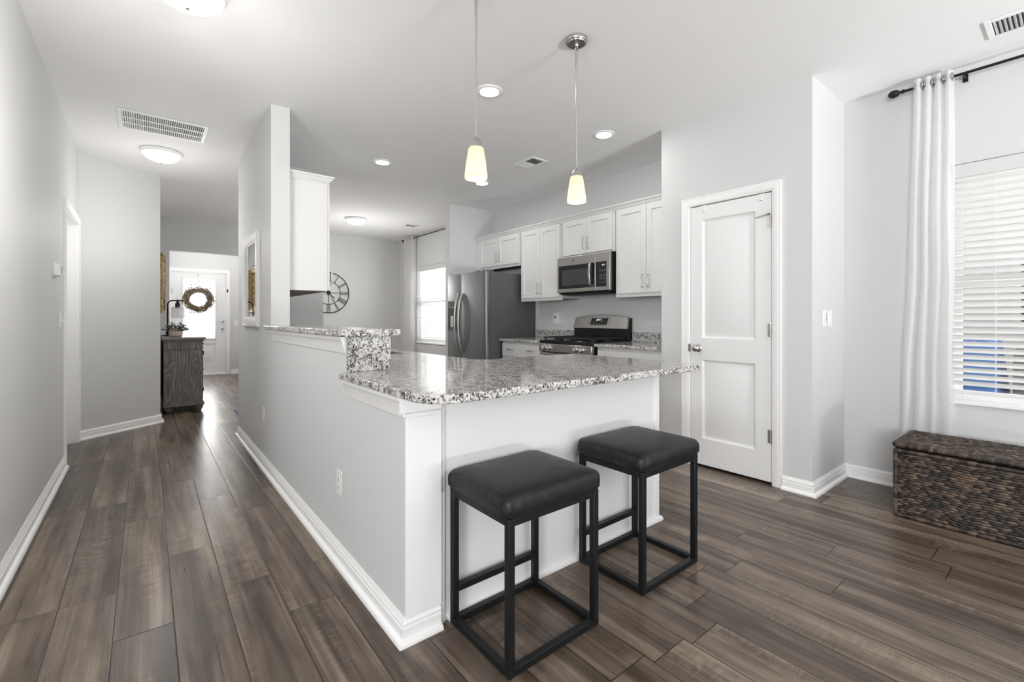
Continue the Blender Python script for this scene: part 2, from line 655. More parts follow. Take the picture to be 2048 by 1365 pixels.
# left hall wall with a doorway
LY0, LY1, LZ = 4.985, 5.855, 2.035
wall('wall_left', [(XL - T, XL, 2.3, LY0, 0, H), (XL - T, XL, LY0, LY1, LZ, H), (XL - T, XL, LY1, 5.93, 0, H)], 'long pale grey hall wall with a doorway')
mb = MB()
dx, dy = A1[0] - A0[0], A1[1] - A0[1]
L = math.hypot(dx, dy)
nx, ny = -dy / L * 0.11, dx / L * 0.11
mb.prism([A0, A1, (A1[0] + nx * .2, A1[1] + 0.11), (A0[0] + nx - 0.05, A0[1] + ny)], 'z', 0, H)
struct(mb.build('wall_slanted', M['wall']), 'slanted pale grey hall wall')
wall('wall_hall', [(0.0, 0.126, 6.53, 8.87, 0, H)])
# front header wall with the opening to the entry
wall('wall_entry', [(0.0, 0.29, 8.87, 8.99, 0, H), (0.29, 1.75, 8.87, 8.99, 2.215, H), (1.75, 1.9, 8.87, 8.99, 0, H)], 'grey wall with a wide opening to the entry')
FY = 11.12   # front door wall
FD0, FD1 = 0.385, 1.305
wall('wall_front', [(0.2, FD0, FY, FY + 0.14, 0, H), (FD0, FD1, FY, FY + 0.14, 2.085, H), (FD1, 1.9, FY, FY + 0.14, 0, H)])
wall('wall_entry_side', [(0.15, 0.288, 8.99, FY, 0, H), (1.75, 1.88, 8.99, FY, 0, H)])
wall('wall_dining', [(1.9, XR + T, YF, YF + 0.12, 0, H)], 'pale grey dining end wall')
# divider: low wall, step and full height part, with the short return at its end
wall('wall_step', [(XD0, XD1, 1.515, 2.12, 0, 0.879)], 'lowest end of the half wall beside the hall')
wall('wall_half', [(XD0, XD1, 2.12, 3.742, 0, 1.073)], 'pale grey half wall beside the hall')
wall('wall_divider', [(XD0, XD1, 3.742, 5.25, 0, H)], 'full height wall between hall and kitchen')
wall('wall_return', [(XD1, 1.505, 5.15, 5.25, 0, H)], 'short return wall at the end of the sink counter')
# right side: living window wall, kitchen, dining
W1 = (-0.42, 0.53, 0.635, 2.137)    # y0,y1,z0,z1
W2 = (6.62, 7.92, 0.71, 2.125)
wall('wall_right', [(XR, XR + T, W1[1], PY0 + 0.1, 0, H), (XR, XR + T, W1[0], W1[1], 0, W1[2]), (XR, XR + T, W1[0], W1[1], W1[3], H),
                    (XR, XR + T, YB, W1[0], 0, H)], 'pale grey wall with the living room window')
wall('wall_kitchen', [(XR, XR + T, 1.2, 5.6, 0, H)], 'pale grey wall behind the cooking range')
wall('wall_dining_side', [(XR, XR + T, W2[1], YF, 0, H), (XR, XR + T, 5.6, W2[0], 0, H), (XR, XR + T, W2[0], W2[1], 0, W2[2]), (XR, XR + T, W2[0], W2[1], W2[3], H)])
wall('wall_fridge', [(3.28, XR, 5.465, 5.58, 0, H)], 'short wall beside the refrigerator')
# pantry box
DY0, DY1, DZ = 1.340, 1.960, 2.048
wall('wall_pantry', [(PX, PX + 0.11, PY0 + 0.11, DY0, 0, H), (PX, PX + 0.11, DY0, DY1, DZ, H), (PX, PX + 0.11, DY1, PY1, 0, H),
                     (PX, XR, PY0, PY0 + 0.11, 0, H), (PX + 0.11, XR, PY1 - 0.11, PY1, 0, H)], 'pantry walls with a narrow door')
# unseen back wall and an added side room, openings shaped for the fill light
LX = -3.5
wall('wall_back', [(LX - T, 1.55, YB - T, YB, 0, H), (2.85, XR + T, YB - T, YB, 0, H), (1.55, 2.85, YB - T, YB, 2.35, H)])
wall('wall_added_side', [(LX - T, LX, YB, -2.9, 0, H), (LX - T, LX, -0.9, 2.3, 0, H), (LX - T, LX, -2.9, -0.9, 0, 0.8), (LX - T, LX, -2.9, -0.9, 2.1, H), (LX - T, XL - T, 2.3, 2.42, 0, H)])  # unseen side room added so light reaches the half wall


def base_profile(h=0.090, t=0.015):
    """(distance from wall, height): baseboard with a moulded top and a quarter round shoe"""
    p = [(0, 0), (t + 0.018, 0), (t + 0.018, 0.006), (t + 0.015, 0.013), (t + 0.008, 0.018), (t, 0.021), (t, h - 0.035)]
    p += [(t - 0.004, h - 0.032), (t - 0.004, h - 0.022), (t - 0.001, h - 0.019), (t - 0.008, h - 0.010), (t - 0.009, h - 0.003), (t - 0.012, h), (0, h)]
    return p


def run(mb, path, prof, out):
    """sweep a (distance, height) profile along a floor path; out=+1 puts it on the left of travel; mitred corners"""
    n = len(path)
    rings = []
    for i in range(n):
        p = Vector(path[i])
        d1 = (Vector(path[i]) - Vector(path[i - 1])).normalized() if i else None
        d2 = (Vector(path[i + 1]) - Vector(path[i])).normalized() if i < n - 1 else None
        d1, d2 = d1 or d2, d2 or d1
        n1, n2 = Vector((-d1.y, d1.x)) * out, Vector((-d2.y, d2.x)) * out
        m = n1 + n2
        m = m / max(m.dot(n1), 0.2)
        rings.append([(p.x + m.x * a, p.y + m.y * a, h) for a, h in prof])
    k = len(prof)
    vs = [q for r in rings for q in r]
    fs = []
    for i in range(n - 1):
        for j in range(k):
            l = (j + 1) % k
            fs.append([i * k + j, i * k + l, (i + 1) * k + l, (i + 1) * k + j])
    fs += [list(range(k))[::-1], [(n - 1) * k + j for j in range(k)]]
    mb.add(vs, fs)
    return mb


bp = base_profile()
struct(run(MB(), [(XL - T, 2.3), (XL, 2.3), (XL, 4.925)], bp, -1).build('baseboard_left', M['trim']), 'white baseboard along the hall wall')
struct(run(MB(), [A0, A1, (A1[0], 6.55)], bp, -1).build('baseboard_slanted', M['trim']))
struct(run(MB(), [(1.505, 5.25), (XD0, 5.25), (XD0, 1.515), (0.864, 1.515)], bp, -1).build('baseboard_divider', M['trim']), 'white baseboard around the half wall')
struct(run(MB(), [(PX, DY0 - 0.062), (PX, PY0), (XR, PY0), (XR, -4.4)], bp, -1).build('baseboard_right', M['trim']), 'white baseboard round the pantry corner')
struct(run(MB(), [(PX, PY1), (PX, DY1 + 0.062)], bp, -1).build('baseboard_pantry', M['trim']))
struct(run(MB(), [(1.9, YF), (XR, YF), (XR, 5.6)], bp, -1).build('baseboard_dining', M['trim']))
struct(run(MB(), [(FD1 + 0.08, FY), (1.75, FY)], bp, -1).build('baseboard_front', M['trim']))

# mouldings under the bar top and the counter on the hall side
cp = [(0, -0.075), (0.006, -0.075), (0.008, -0.066), (0.012, -0.055), (0.020, -0.035), (0.026, -0.018), (0.030, -0.015), (0.030, 0), (0, 0)]
struct(run(MB(), [(XD0, 3.70), (XD0, 2.125)], [(a * 0.8, 1.072 + h) for a, h in cp], -1).build('trim_1', M['trim']), 'white moulding under the raised bar top')
struct(run(MB(), [(XD0, 2.115), (XD0, 1.512)], [(a * 0.8, 0.879 + h) for a, h in cp], -1).build('trim_2', M['trim']), 'white moulding under the counter end')
mb = MB()
mb.box(0.7225, 0.866, 1.503, 1.515, 0.085, 0.80)
mb.prism([(1.515, 0.80), (1.503, 0.80), (1.503, 0.815), (1.515, 0.82)], 'x', 0.7225, 0.866)
mb.box(0.7, 0.866, 1.5, 1.515, 0.82, 0.879)
struct(mb.build('trim_3', M['trim'], bevel=0.0015), 'white board covering the end of the half wall')


def casing_profile(w=0.058):
    return [(0, 0), (0, 0.011), (0.010, 0.012), (0.014, 0.015), (w - 0.020, 0.017), (w - 0.014, 0.013), (w - 0.008, 0.018), (w, 0.018), (w, 0)]


def casing(mb, u0, u1, v1, w=0.058, v0=0.0):
    """three sided door casing about an opening u0..u1, top v1, mitred; mb maps (u, v, w)"""
    pr = casing_profile(w)
    path = [((u0, v0), (-1, 0)), ((u0, v1), (-1, 1)), ((u1, v1), (1, 1)), ((u1, v0), (1, 0))]
    vs, fs, k = [], [], len(pr)
    for (u, v), (du, dv) in path:
        vs += [(u + du * a, v + dv * a, t) for a, t in pr]
    for i in range(3):
        for j in range(k):
            l = (j + 1) % k
            fs.append([i * k + j, i * k + l, (i + 1) * k + l, (i + 1) * k + j])
    fs += [list(range(k))[::-1], [3 * k + j for j in range(k)]]
    mb.add(vs, fs)
    return mb


def hinge(parent, T, u, v):
    mb = MB(T)
    mb.box(u - 0.009, u + 0.022, v - 0.045, v + 0.045, 0.0, 0.003)
    mb.tube([(u, v - 0.046, 0.007), (u, v + 0.046, 0.007)], 0.0065, 10)
    mb.tube([(u, v + 0.046, 0.007), (u, v + 0.052, 0.007)], 0.0045, 8)
    return mb.build('hinge', M['nickel'], parent)


def round_knob(parent, T, u, v, name='door_knob', r=0.027):
    """knob on a rose; T maps (u, v, w)"""
    mb = MB()
    prof = [(0.030, 0.0), (0.030, 0.004), (0.024, 0.008), (0.011, 0.011), (0.010, 0.026), (0.017, 0.031), (r, 0.042), (r + 0.001, 0.050), (r - 0.006, 0.060), (0.012, 0.065), (0.002, 0.066)]
    n = 24
    vs, fs = [], []
    for rr, h in prof:
        for i in range(n):
            a = 2 * PI * i / n
            vs.append(T(u + rr * math.cos(a), v + rr * math.sin(a), h))
    for j in range(len(prof) - 1):
        for i in range(n):
            k = (i + 1) % n
            fs.append([j * n + i, j * n + k, (j + 1) * n + k, (j + 1) * n + i])
    mb.add(vs, fs)
    return mb.build(name, M['nickel'], parent)


# ------------------------------------------------------------------ door_1: pantry door (two raised panels)
d1 = bpy.data.objects.new('door_1', None)
C.objects.link(d1)
d1.location = (PX, DY0, 0)
struct(d1, 'narrow white two panel pantry door with a nickel knob')
Tw = facing('-x', PX, 0, 0)
mb = casing(MB(Tw), DY0, DY1, DZ)
mb.build('door_casing', M['trim'], d1)
mb = MB()
mb.box(PX, PX + 0.11, DY0 - 0.001, DY0 + 0.006, 0, DZ).box(PX, PX + 0.11, DY1 - 0.006, DY1 + 0.001, 0, DZ).box(PX, PX + 0.11, DY0, DY1, DZ - 0.006, DZ + 0.001)
mb.build('door_jamb', M['trim'], d1)
Tl = facing('-x', PX - 0.001, DY0 + 0.010, 0.018)
Wd, Ht = DY1 - DY0 - 0.019, DZ - 0.032
lv = [(0, 0), (0.004, 0.006), (0.016, 0.015), (0.024, 0.015), (0.060, 0.003)]
leaf(MB(Tl), Wd, Ht, 0.035, [(0.108, Wd - 0.098, 0.205, 0.815), (0.108, Wd - 0.098, 0.985, 1.905)], lv).build('door_panel', M['door'], d1, bevel=0.002)
round_knob(d1, facing('-x', PX - 0.001, 0, 0), DY1 - 0.075, 0.925)
for z in (0.335, 1.075, 1.835):
    hinge(d1, facing('-x', PX, 0, 0), DY0 + 0.010, z)
MB(Tw).tube([(DY0 + 0.012, 1.888, 0.008), (DY0 + 0.05, 1.878, 0.012), (DY0 + 0.105, 1.868, 0.022)], [0.006, 0.004, 0.003], 8).build('hinge_pin_stop', M['nickel'], d1)
MB(Tw).box(DY1 - 0.012, DY1 + 0.004, 0.895, 0.955, 0.0, 0.012).build('strike_plate', M['nickel'], d1)
for yy, lab in ((1.835, 'small clear hook over the pantry door top above its knob side'), (1.412, 'small clear hook over the pantry door top near the hinges')):
    T_ = facing('-x', PX - 0.001, 0, 0)
    mb = MB(T_)
    mb.box(yy - 0.016, yy + 0.016, 2.010, 2.038, 0.0, 0.003).box(yy - 0.016, yy + 0.016, 2.034, 2.038, -0.02, 0.003)
    mb.box(yy - 0.007, yy + 0.007, 1.985, 2.012, 0.0, 0.004).box(yy - 0.007, yy + 0.007, 1.984, 1.988, 0.0, 0.016).box(yy - 0.007, yy + 0.007, 1.984, 1.998, 0.013, 0.016)
    tag(mb.build('door_hook', M['plastic'], bevel=0.001), lab, 'hook', 'hooks over the pantry door')

# ------------------------------------------------------------------ door_2: front door with a glass pane
d2 = bpy.data.objects.new('door_2', None)
C.objects.link(d2)
d2.location = (FD0, FY, 0)
struct(d2, 'white front door with a large glass pane')
Tf = facing('-y', FY, 0, 0)
casing(MB(Tf), FD0, FD1, 2.085, 0.065).build('door_casing', M['trim'], d2)
Tl = facing('-y', FY + 0.02, FD0 + 0.005, 0.02)
Wd, Ht = FD1 - FD0 - 0.010, 2.06
g0, g1, gz0, gz1 = 0.180, 0.735, 0.72, 1.935
mb = MB(Tl)
for a in ((0, g0, 0, Ht), (g1, Wd, 0, Ht), (g0, g1, gz1, Ht), (g0, g1, 0.62, gz0), (g0, g1, 0, 0.20)):
    mb.box(a[0], a[1], a[2], a[3], -0.044, 0)
mb.box(g0, g1, 0.20, 0.62, -0.044, -0.012)
mb.add([(g0 + .06, .26, -.012), (g1 - .06, .26, -.012), (g1 - .06, .56, -.012), (g0 + .06, .56, -.012), (g0 + .085, .285, -.002), (g1 - .085, .285, -.002), (g1 - .085, .535, -.002), (g0 + .085, .535, -.002)],
       [[0, 1, 5, 4], [1, 2, 6, 5], [2, 3, 7, 6], [3, 0, 4, 7], [4, 5, 6, 7]])
mb.build('door_panel', M['door'], d2, bevel=0.002)
mb = MB(Tl)
for a in ((g0 - .02, g0 + .012, gz0 - .02, gz1 + .02), (g1 - .012, g1 + .02, gz0 - .02, gz1 + .02), (g0, g1, gz1 - .012, gz1 + .02), (g0, g1, gz0 - .02, gz0 + .012)):
    mb.box(*a, 0.0, 0.012)
mb.build('glass_frame', M['door'], d2, bevel=0.003)
MB(Tl).box(g0, g1, gz0, gz1, -0.026, -0.020).build('glass_pane', M['glass'], d2)
T_ = facing('-y', FY + 0.02, 0, 0)
round_knob(d2, T_, 1.242, 0.945)
round_knob(d2, T_, 1.242, 1.095, 'deadbolt', 0.022)
hinge(d2, Tf, FD0 + 0.004, 1.70)
hinge(d2, Tf, FD0 + 0.004, 1.05)
MB(Tf).box(FD1 + 0.012, FD1 + 0.035, 1.69, 1.76, 0.015, 0.03).build('door_sensor', M['slot'], d2)
mb = MB().box(FD0, FD1, FY - 0.03, FY + 0.14, 0, 0.02)
mb.build('threshold', M['trim'], d2, bevel=0.004)

# ------------------------------------------------------------------ door_3: doorway in the hall wall
d3 = bpy.data.objects.new('door_3', None)
C.objects.link(d3)
d3.location = (XL, LY0, 0)
struct(d3, 'white cased doorway in the hall wall with its door recessed')
casing(MB(facing('+x', XL, 0, 0)), LY0, LY1, LZ).build('door_casing', M['trim'], d3)
mb = MB()
mb.box(XL - T, XL, LY0 - .001, LY0 + 0.008, 0, LZ).box(XL - T, XL, LY1 - 0.008, LY1 + .001, 0, LZ).box(XL - T, XL, LY0, LY1, LZ - 0.008, LZ + .001)
mb.box(XL - 0.085, XL - 0.05, LY1 - 0.020, LY1 - 0.007, 0, LZ - .007).box(XL - 0.085, XL - 0.05, LY0 + 0.007, LY0 + 0.02, 0, LZ - .007).box(XL - 0.085, XL - 0.05, LY0 + .007, LY1 - .007, LZ - 0.02, LZ - .007)
mb.build('door_jamb', M['trim'], d3)
leaf(MB(facing('+x', XL - 0.085, LY0 + 0.01, 0.012)), LY1 - LY0 - 0.02, LZ - 0.025, 0.035, [(0.12, 0.73, 0.2, 0.81), (0.12, 0.73, 0.98, 1.90)], lv).build('door_panel', M['door'], d3)

# ------------------------------------------------------------------ windows


def window(n, w, label):
    y0, y1, z0, z1 = w
    o = bpy.data.objects.new('window_%d' % n, None)
    C.objects.link(o)
    o.location = (XR, y0, z0)
    struct(o, label)
    xa, xb = XR + 0.07, XR + 0.115
    mb = MB()
    f = 0.045
    mb.box(xa, xb, y0, y0 + f, z0, z1).box(xa, xb, y1 - f, y1, z0, z1).box(xa, xb, y0 + f, y1 - f, z0, z0 + f).box(xa, xb, y0 + f, y1 - f, z1 - f, z1)
    zm = (z0 + z1) / 2
    mb.box(xa, xb, y0 + f, y1 - f, zm - 0.03, zm + 0.03)
    mb.build('window_frame', M['trim'], o, bevel=0.003)
    MB().box(xa + 0.02, xa + 0.026, y0 + f, y1 - f, z0 + f, zm - 0.03).build('lower_pane', M['glass'], o)
    MB().box(xa + 0.02, xa + 0.026, y0 + f, y1 - f, zm + 0.03, z1 - f).build('upper_pane', M['glass'], o)
    MB().box(XR - 0.022, xa, y0 - 0.0, y1 + 0.0, z0 - 0.02, z0 + 0.004).build('window_sill', M['trim'], o, bevel=0.004)
    return o


window(1, W1, 'living room window behind white blinds')
window(2, W2, 'dining window behind white blinds')


def blind(w, label, pitch, tilt, bent=False):
    y0, y1, z0, z1 = w
    y0, y1 = y0 + 0.008, y1 - 0.008
    t = thing('window_blind', label, 'blind', (XR + 0.03, (y0 + y1) / 2, z0), 'white slat blinds')
    xc = XR + 0.034
    MB().box(XR + 0.003, XR + 0.012, y0, y1, z1 - 0.088, z1 - 0.002).build('header_strip', M['wall'], t, bevel=0.003)  # wall coloured strip standing in for the shaded drywall header
    MB().box(XR + 0.014, XR + 0.06, y0, y1, z1 - 0.05, z1 - 0.004).build('head_rail', M['slat'], t)
    zb = z0 + 0.045
    MB().box(xc - 0.024, xc + 0.024, y0, y1, zb, zb + 0.02).build('bottom_rail', M['slat'], t, bevel=0.004)
    mb = MB()
    z = z1 - 0.095
    hw = 0.0245
    i = 0
    while z > zb + 0.035:
        c, s_ = math.cos(tilt), math.sin(tilt)
        pts = []
        for q in (-1, -0.5, 0, 0.5, 1):
            pts.append((xc + q * hw * c, z - q * hw * s_ + 0.0035 * (1 - q * q)))
        for q in (1, 0.5, 0, -0.5, -1):
            pts.append((xc + q * hw * c + 0.0026 * s_, z - q * hw * s_ + 0.0035 * (1 - q * q) - 0.0026 * c))
        mb.prism(pts, 'y', y0, y1)
        z -= pitch
        i += 1
    mb.build('slats', M['slat'], t)
    for yy in (y0 + 0.19, y1 - 0.19):
        mb = MB()
        mb.tube([(xc - 0.026, yy, zb + 0.01), (xc - 0.026, yy, z1 - 0.06)], 0.0010, 5)
        mb.tube([(xc + 0.026, yy, zb + 0.01), (xc + 0.026, yy, z1 - 0.06)], 0.0010, 5)
        mb.build('ladder_cord', M['plastic'], t)
    return t


blind(W1, 'wide white slat blind beside the woven trunk', 0.0418, math.radians(37))
blind(W2, 'white slat blind between sheer curtain and refrigerator', 0.044, math.radians(27))


def curtain(label, x, ytop0, ytop1, ybot0, ybot1, z0, z1, folds, amp, seed, rodz):
    """sheer panel on grommets: front lobes are wide and overlap, back lobes are pinched"""
    t = thing('curtain', label, 'curtain', (x, (ytop0 + ytop1) / 2, z0), 'sheer white curtains')
    nu, nv = folds * 20, 56
    r2 = random.Random(seed)
    wd = [r2.uniform(0.8, 1.25) for _ in range(folds)]
    sw = sum(wd)
    edge = [sum(wd[:i]) / sw for i in range(folds + 1)]
    amps = [r2.uniform(0.75, 1.2) for _ in range(folds + 1)]
    drift = [r2.uniform(-1, 1) for _ in range(folds + 1)]

    def pt(i, h, zz):
        q = folds * i / nu
        ki = min(int(q), folds - 1)
        f = q - ki
        am = amp * (amps[ki] * (1 - f) + amps[ki + 1] * f)
        fwid = edge[ki + 1] - edge[ki]
        u = edge[ki] + fwid * f
        a0 = ytop0 + (ybot0 - ytop0) * h ** 1.4
        a1 = ytop1 + (ybot1 - ytop1) * h ** 1.4
        ang = 2 * PI * f
        soft = 1 - 0.45 * h
        xx = x + am * math.cos(ang) * (0.85 + 0.3 * h) + 0.005 * math.sin(8 * h + 5 * u)
        yy = a0 + (a1 - a0) * (u - 0.9 * soft * fwid / (2 * PI) * math.sin(ang)) + 0.010 * h * math.sin(6 * h + 4 * drift[ki] * (1 - f) + 4 * drift[ki + 1] * f)
        yy += 0.006 * math.sin(17 * h + seed) * h
        return (xx, yy, zz)
    vs = [pt(i, j / nv, z1 + (z0 - z1) * j / nv) for j in range(nv + 1) for i in range(nu + 1)]
    fs = [[j * (nu + 1) + i, j * (nu + 1) + i + 1, (j + 1) * (nu + 1) + i + 1, (j + 1) * (nu + 1) + i] for j in range(nv) for i in range(nu)]
    MB().add(vs, fs).build('fabric_panel', M['sheer'], t, recalc=False, angle=80)
    vs = []
    for zz, h in ((z1, 0), (z1 - 0.085, 0.03)):
        for i in range(nu + 1):
            p = pt(i, h, zz)
            vs.append((p[0] - 0.003, p[1], p[2]))
    MB().add(vs, [[i, i + 1, nu + 2 + i, nu + 1 + i] for i in range(nu)]).build('heading_band', M['sheer'], t, recalc=False, angle=80)
    for q in range(folds):
        for s_ in (0.25, 0.75):
            p = pt(int((q + s_) * nu / folds), 0, rodz)
            ring = [(p[0] + 0.022 * math.cos(a), p[1] + 0.004 * math.cos(a), rodz + 0.022 * math.sin(a)) for a in [2 * PI * k / 20 for k in range(20)]]
            MB().tube(ring, 0.0045, 8, closed=True).build('grommet', M['nickel'], t)
    ring = [(x + amp * 0.2 + 0.010 * math.cos(a), ytop1 + 0.030 + 0.020 * math.cos(a), rodz + 0.024 * math.sin(a)) for a in [2 * PI * k / 20 for k in range(20)]]
    return t


curtain('sheer white curtain hanging behind the woven trunk', 3.945, 0.505, 0.698, 0.500, 0.800, 0.012, 2.715, 4, 0.030, 3, 2.672)
curtain('sheer white curtain in the dining corner beyond the refrigerator', 3.945, 7.87, 8.26, 7.90, 8.31, 0.012, 2.715, 5, 0.030, 5, 2.672)


def rod(label, ya, yb, fin):
    t = thing('curtain_rod', label, 'curtain rod', (3.945, ya, 2.672), 'black curtain rods')
    MB().tube([(3.945, ya, 2.672), (3.945, (ya + yb) / 2, 2.672), (3.945, yb, 2.672)], [0.0085, 0.0085, 0.0075], 14).build('pole', M['black'], t)
    mb = MB()
    for (r, h) in ((0, 0),):
        pass
    mb.lathe([(0.008, -0.004), (0.013, 0.0), (0.013, 0.008), (0.008, 0.013), (0.010, 0.018), (0.022, 0.034), (0.0255, 0.052), (0.022, 0.068), (0.012, 0.080), (0.003, 0.084)], (3.945, ya, 2.672), 'y', 20)
    mb.build('finial', M['black'], t)
    for yy in fin:
        b = MB()
        b.box(4.022, 4.03, yy - 0.012, yy + 0.012, 2.645, 2.70).tube([(4.025, yy, 2.662), (3.945, yy, 2.660)], 0.005, 8)
        b.tube([(3.945 + 0.0115 * math.cos(a), yy, 2.672 + 0.0115 * math.sin(a)) for a in [PI + PI * k / 10 for k in range(11)]], 0.004, 8)
        b.build('bracket', M['black'], t)
    return t


rod('black curtain rod with a ball finial above the living room window', 0.745, -1.3, (0.46, -0.5))
rod('black curtain rod in the dining area above the far window', 8.28, 5.9, (8.0, 6.3))

# ------------------------------------------------------------------ counters
t = thing('bar_countertop', 'raised granite bar top resting on the half wall', 'countertop', (0.83, 2.9, 1.074))
bt = MB()
bt.prism([(0.682, 2.062), (0.965, 2.062), (0.965, 3.742), (0.850, 3.742), (0.722, 3.742), (0.722, 3.80), (0.682, 3.80)], 'z', 1.074, 1.106)
bt.build('slab', M['granite'], t, bevel=0.006, seg=3)
t = MB().box(0.722, 0.925, 2.092, 2.119, 0.9115, 1.0735).build('granite_riser', M['granite'], bevel=0.001)
tag(t, 'upright granite slab closing the end of the raised bar', 'granite slab')
t = MB().box(0.8505, 0.872, 2.1195, 3.741, 0.9115, 1.0735).build('granite_backsplash', M['granite'])
tag(t, 'granite backsplash behind the sink counter under the bar top', 'backsplash')

t = thing('kitchen_countertop', 'large polished L shaped granite counter above the bar stools', 'countertop', (1.5, 1.75, 0.88))
pts = []


def arc(cx, cy, r, a0, a1, n=8):
    return [(cx + r * math.cos(math.radians(a0 + (a1 - a0) * i / n)), cy + r * math.sin(math.radians(a0 + (a1 - a0) * i / n))) for i in range(n + 1)]


pts += arc(0.685 + 0.13, 1.268 + 0.13, 0.13, 180, 270, 12)
pts += arc(2.335 - 0.045, 1.268 + 0.045, 0.045, 270, 360, 6)
pts += arc(2.345 - 0.04, 2.235 - 0.04, 0.04, 0, 90, 5)
pts += [(1.60, 2.235), (1.545, 2.29), (1.545, 5.148), (0.8515, 5.148), (0.8515, 2.119), (0.685, 2.119)]
# sink cut-out as a bridge-free hole: build top with a boolean-like split (two slabs meet at the cut-out)
sx0, sx1, sy0, sy1 = 1.02, 1.43, 2.98, 3.66
low = [p for p in pts if p[1] < 2.9]
slab = pts[:pts.index((1.545, 2.29)) + 1] + [(1.545, sy0), (0.8515, sy0), (0.8515, 2.119), (0.685, 2.119)]
mb = MB()
mb.prism(slab, 'z', 0.88, 0.911)
o = mb.build('front_slab', M['granite'], t, bevel=0.005, seg=3)
mb = MB().box(0.8515, sx0, sy0, sy1, 0.88, 0.911).box(sx1, 1.545, sy0, sy1, 0.88, 0.911).box(0.8515, 1.545, sy1, 5.148, 0.88, 0.911)
mb.build('sink_slab', M['granite'], t)
sk = thing('kitchen_sink', 'steel sink bowl sunk in the granite counter behind the bar', 'sink', (1.22, 3.32, 0.70))
mb = MB()
mb.box(sx0 - .01, sx1 + .01, sy0 - .01, sy1 + .01, 0.69, 0.70).box(sx0 - .012, sx0 - .002, sy0, sy1, 0.69, 0.879).box(sx1 + .002, sx1 + .012, sy0, sy1, 0.69, 0.879).box(sx0, sx1, sy0 - .012, sy0 - .002, 0.69, 0.879).box(sx0, sx1, sy1 + .002, sy1 + .012, 0.69, 0.879)
mb.build('bowl', M['steel'], sk)
mb = MB()
mb.lathe([(0.045, 0.7005), (0.04, 0.704), (0.015, 0.702), (0.001, 0.702)], (1.22, 3.32, 0), 'z', 20)
mb.build('drain', M['nickel'], sk)

# peninsula cabinet: the white back that faces the stools, with edge trims and shoe
t = thing('peninsula_cabinet', 'white panelled back of the kitchen peninsula behind the bar stools', 'cabinet', (1.58, 1.83, 0))
MB().box(0.868, 2.296, 1.532, 2.18, 0.0, 0.879).build('body', M['cab'], t)
MB().box(0.868, 2.296, 1.526, 1.532, 0.0, 0.879).build('back_panel', M['door'], t)
MB().box(0.868, 0.888, 1.517, 1.526, 0.0, 0.879).build('edge_trim', M['trim'], t, bevel=0.001)
MB().box(2.258, 2.299, 1.517, 1.532, 0.0, 0.879).build('edge_trim', M['trim'], t, bevel=0.003)
sh = [(0, 0), (0.020, 0), (0.020, 0.010), (0.016, 0.020), (0.008, 0.026), (0, 0.028)]
run(MB(), [(0.905, 1.526), (2.30, 1.526), (2.30, 2.15)], [(a + 0.0005, h) for a, h in sh], -1).build('shoe_moulding', M['trim'], t)
t = thing('sink_cabinet', 'white base cabinet run under the sink counter behind the half wall', 'cabinet', (1.2, 3.6, 0))
MB().box(0.874, 1.50, 2.19, 2.95, 0.0, 0.878).box(0.874, 1.50, 2.95, 3.70, 0.0, 0.68).box(0.874, 1.50, 3.70, 5.14, 0.0, 0.878).build('body', M['cab'], t)


# ------------------------------------------------------------------ cabinets on the kitchen wall
def pull(parent, T, u, v0, v1, horiz=False, w0=0.0):
    """arched bar pull standing off the face; vertical v0..v1 at u, or horizontal"""
    mb = MB(T)
    n = 22
    pts = []
    for i in range(n + 1):
        q = i / n
        out = w0 + 0.028 * (1 - abs(2 * q - 1) ** 14)
        a = v0 + (v1 - v0) * q
        pts.append((a, u, out) if horiz else (u, a, out))
    rs = [0.0042 + 0.0014 * (1 - abs(2 * i / n - 1)) for i in range(n + 1)]
    mb.tube(pts, rs, 10)
    return mb.build('handle', M['nickel'], parent)


SH = [(0, 0), (0.003, 0.009)]


def upper(label, y0, y1, z0, z1, xf, low_handles=True, hz=None, mid=None, under=True):
    """wall cabinet on the kitchen wall facing -x with two shaker doors (face at xf)"""
    t = thing('wall_cabinet', label, 'cabinet', (XR, (y0 + y1) / 2, z0), 'white wall cabinets above the range')
    MB().box(xf + 0.020, XR, y0, y1, z0 + 0.004, z1).build('body', M['cab'], t, bevel=0.001)
    if under:
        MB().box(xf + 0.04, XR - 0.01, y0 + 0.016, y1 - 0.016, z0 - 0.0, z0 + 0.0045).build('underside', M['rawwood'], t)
        MB().box(xf + 0.020, xf + 0.04, y0, y1, z0 - 0.014, z0 + 0.004).build('light_rail', M['cab'], t)
    ym = (y0 + y1) / 2 if mid is None else mid
    g = 0.022
    zb = z0 + 0.022
    for k, (a, b) in enumerate(((y0 + g, ym - 0.002), (ym + 0.002, y1 - g))):
        T_ = facing('-x', xf, a, zb)
        Wd, Ht = b - a, z1 - 0.02 - zb
        d = leaf(MB(T_), Wd, Ht, 0.019, [(0.057, Wd - 0.057, 0.057, Ht - 0.057)], SH).build('door', M['cab'], t, bevel=0.0015)
        u = Wd - 0.03 if k == 0 else 0.03
        pull(d, T_, u, 0.045, 0.175)
    return t


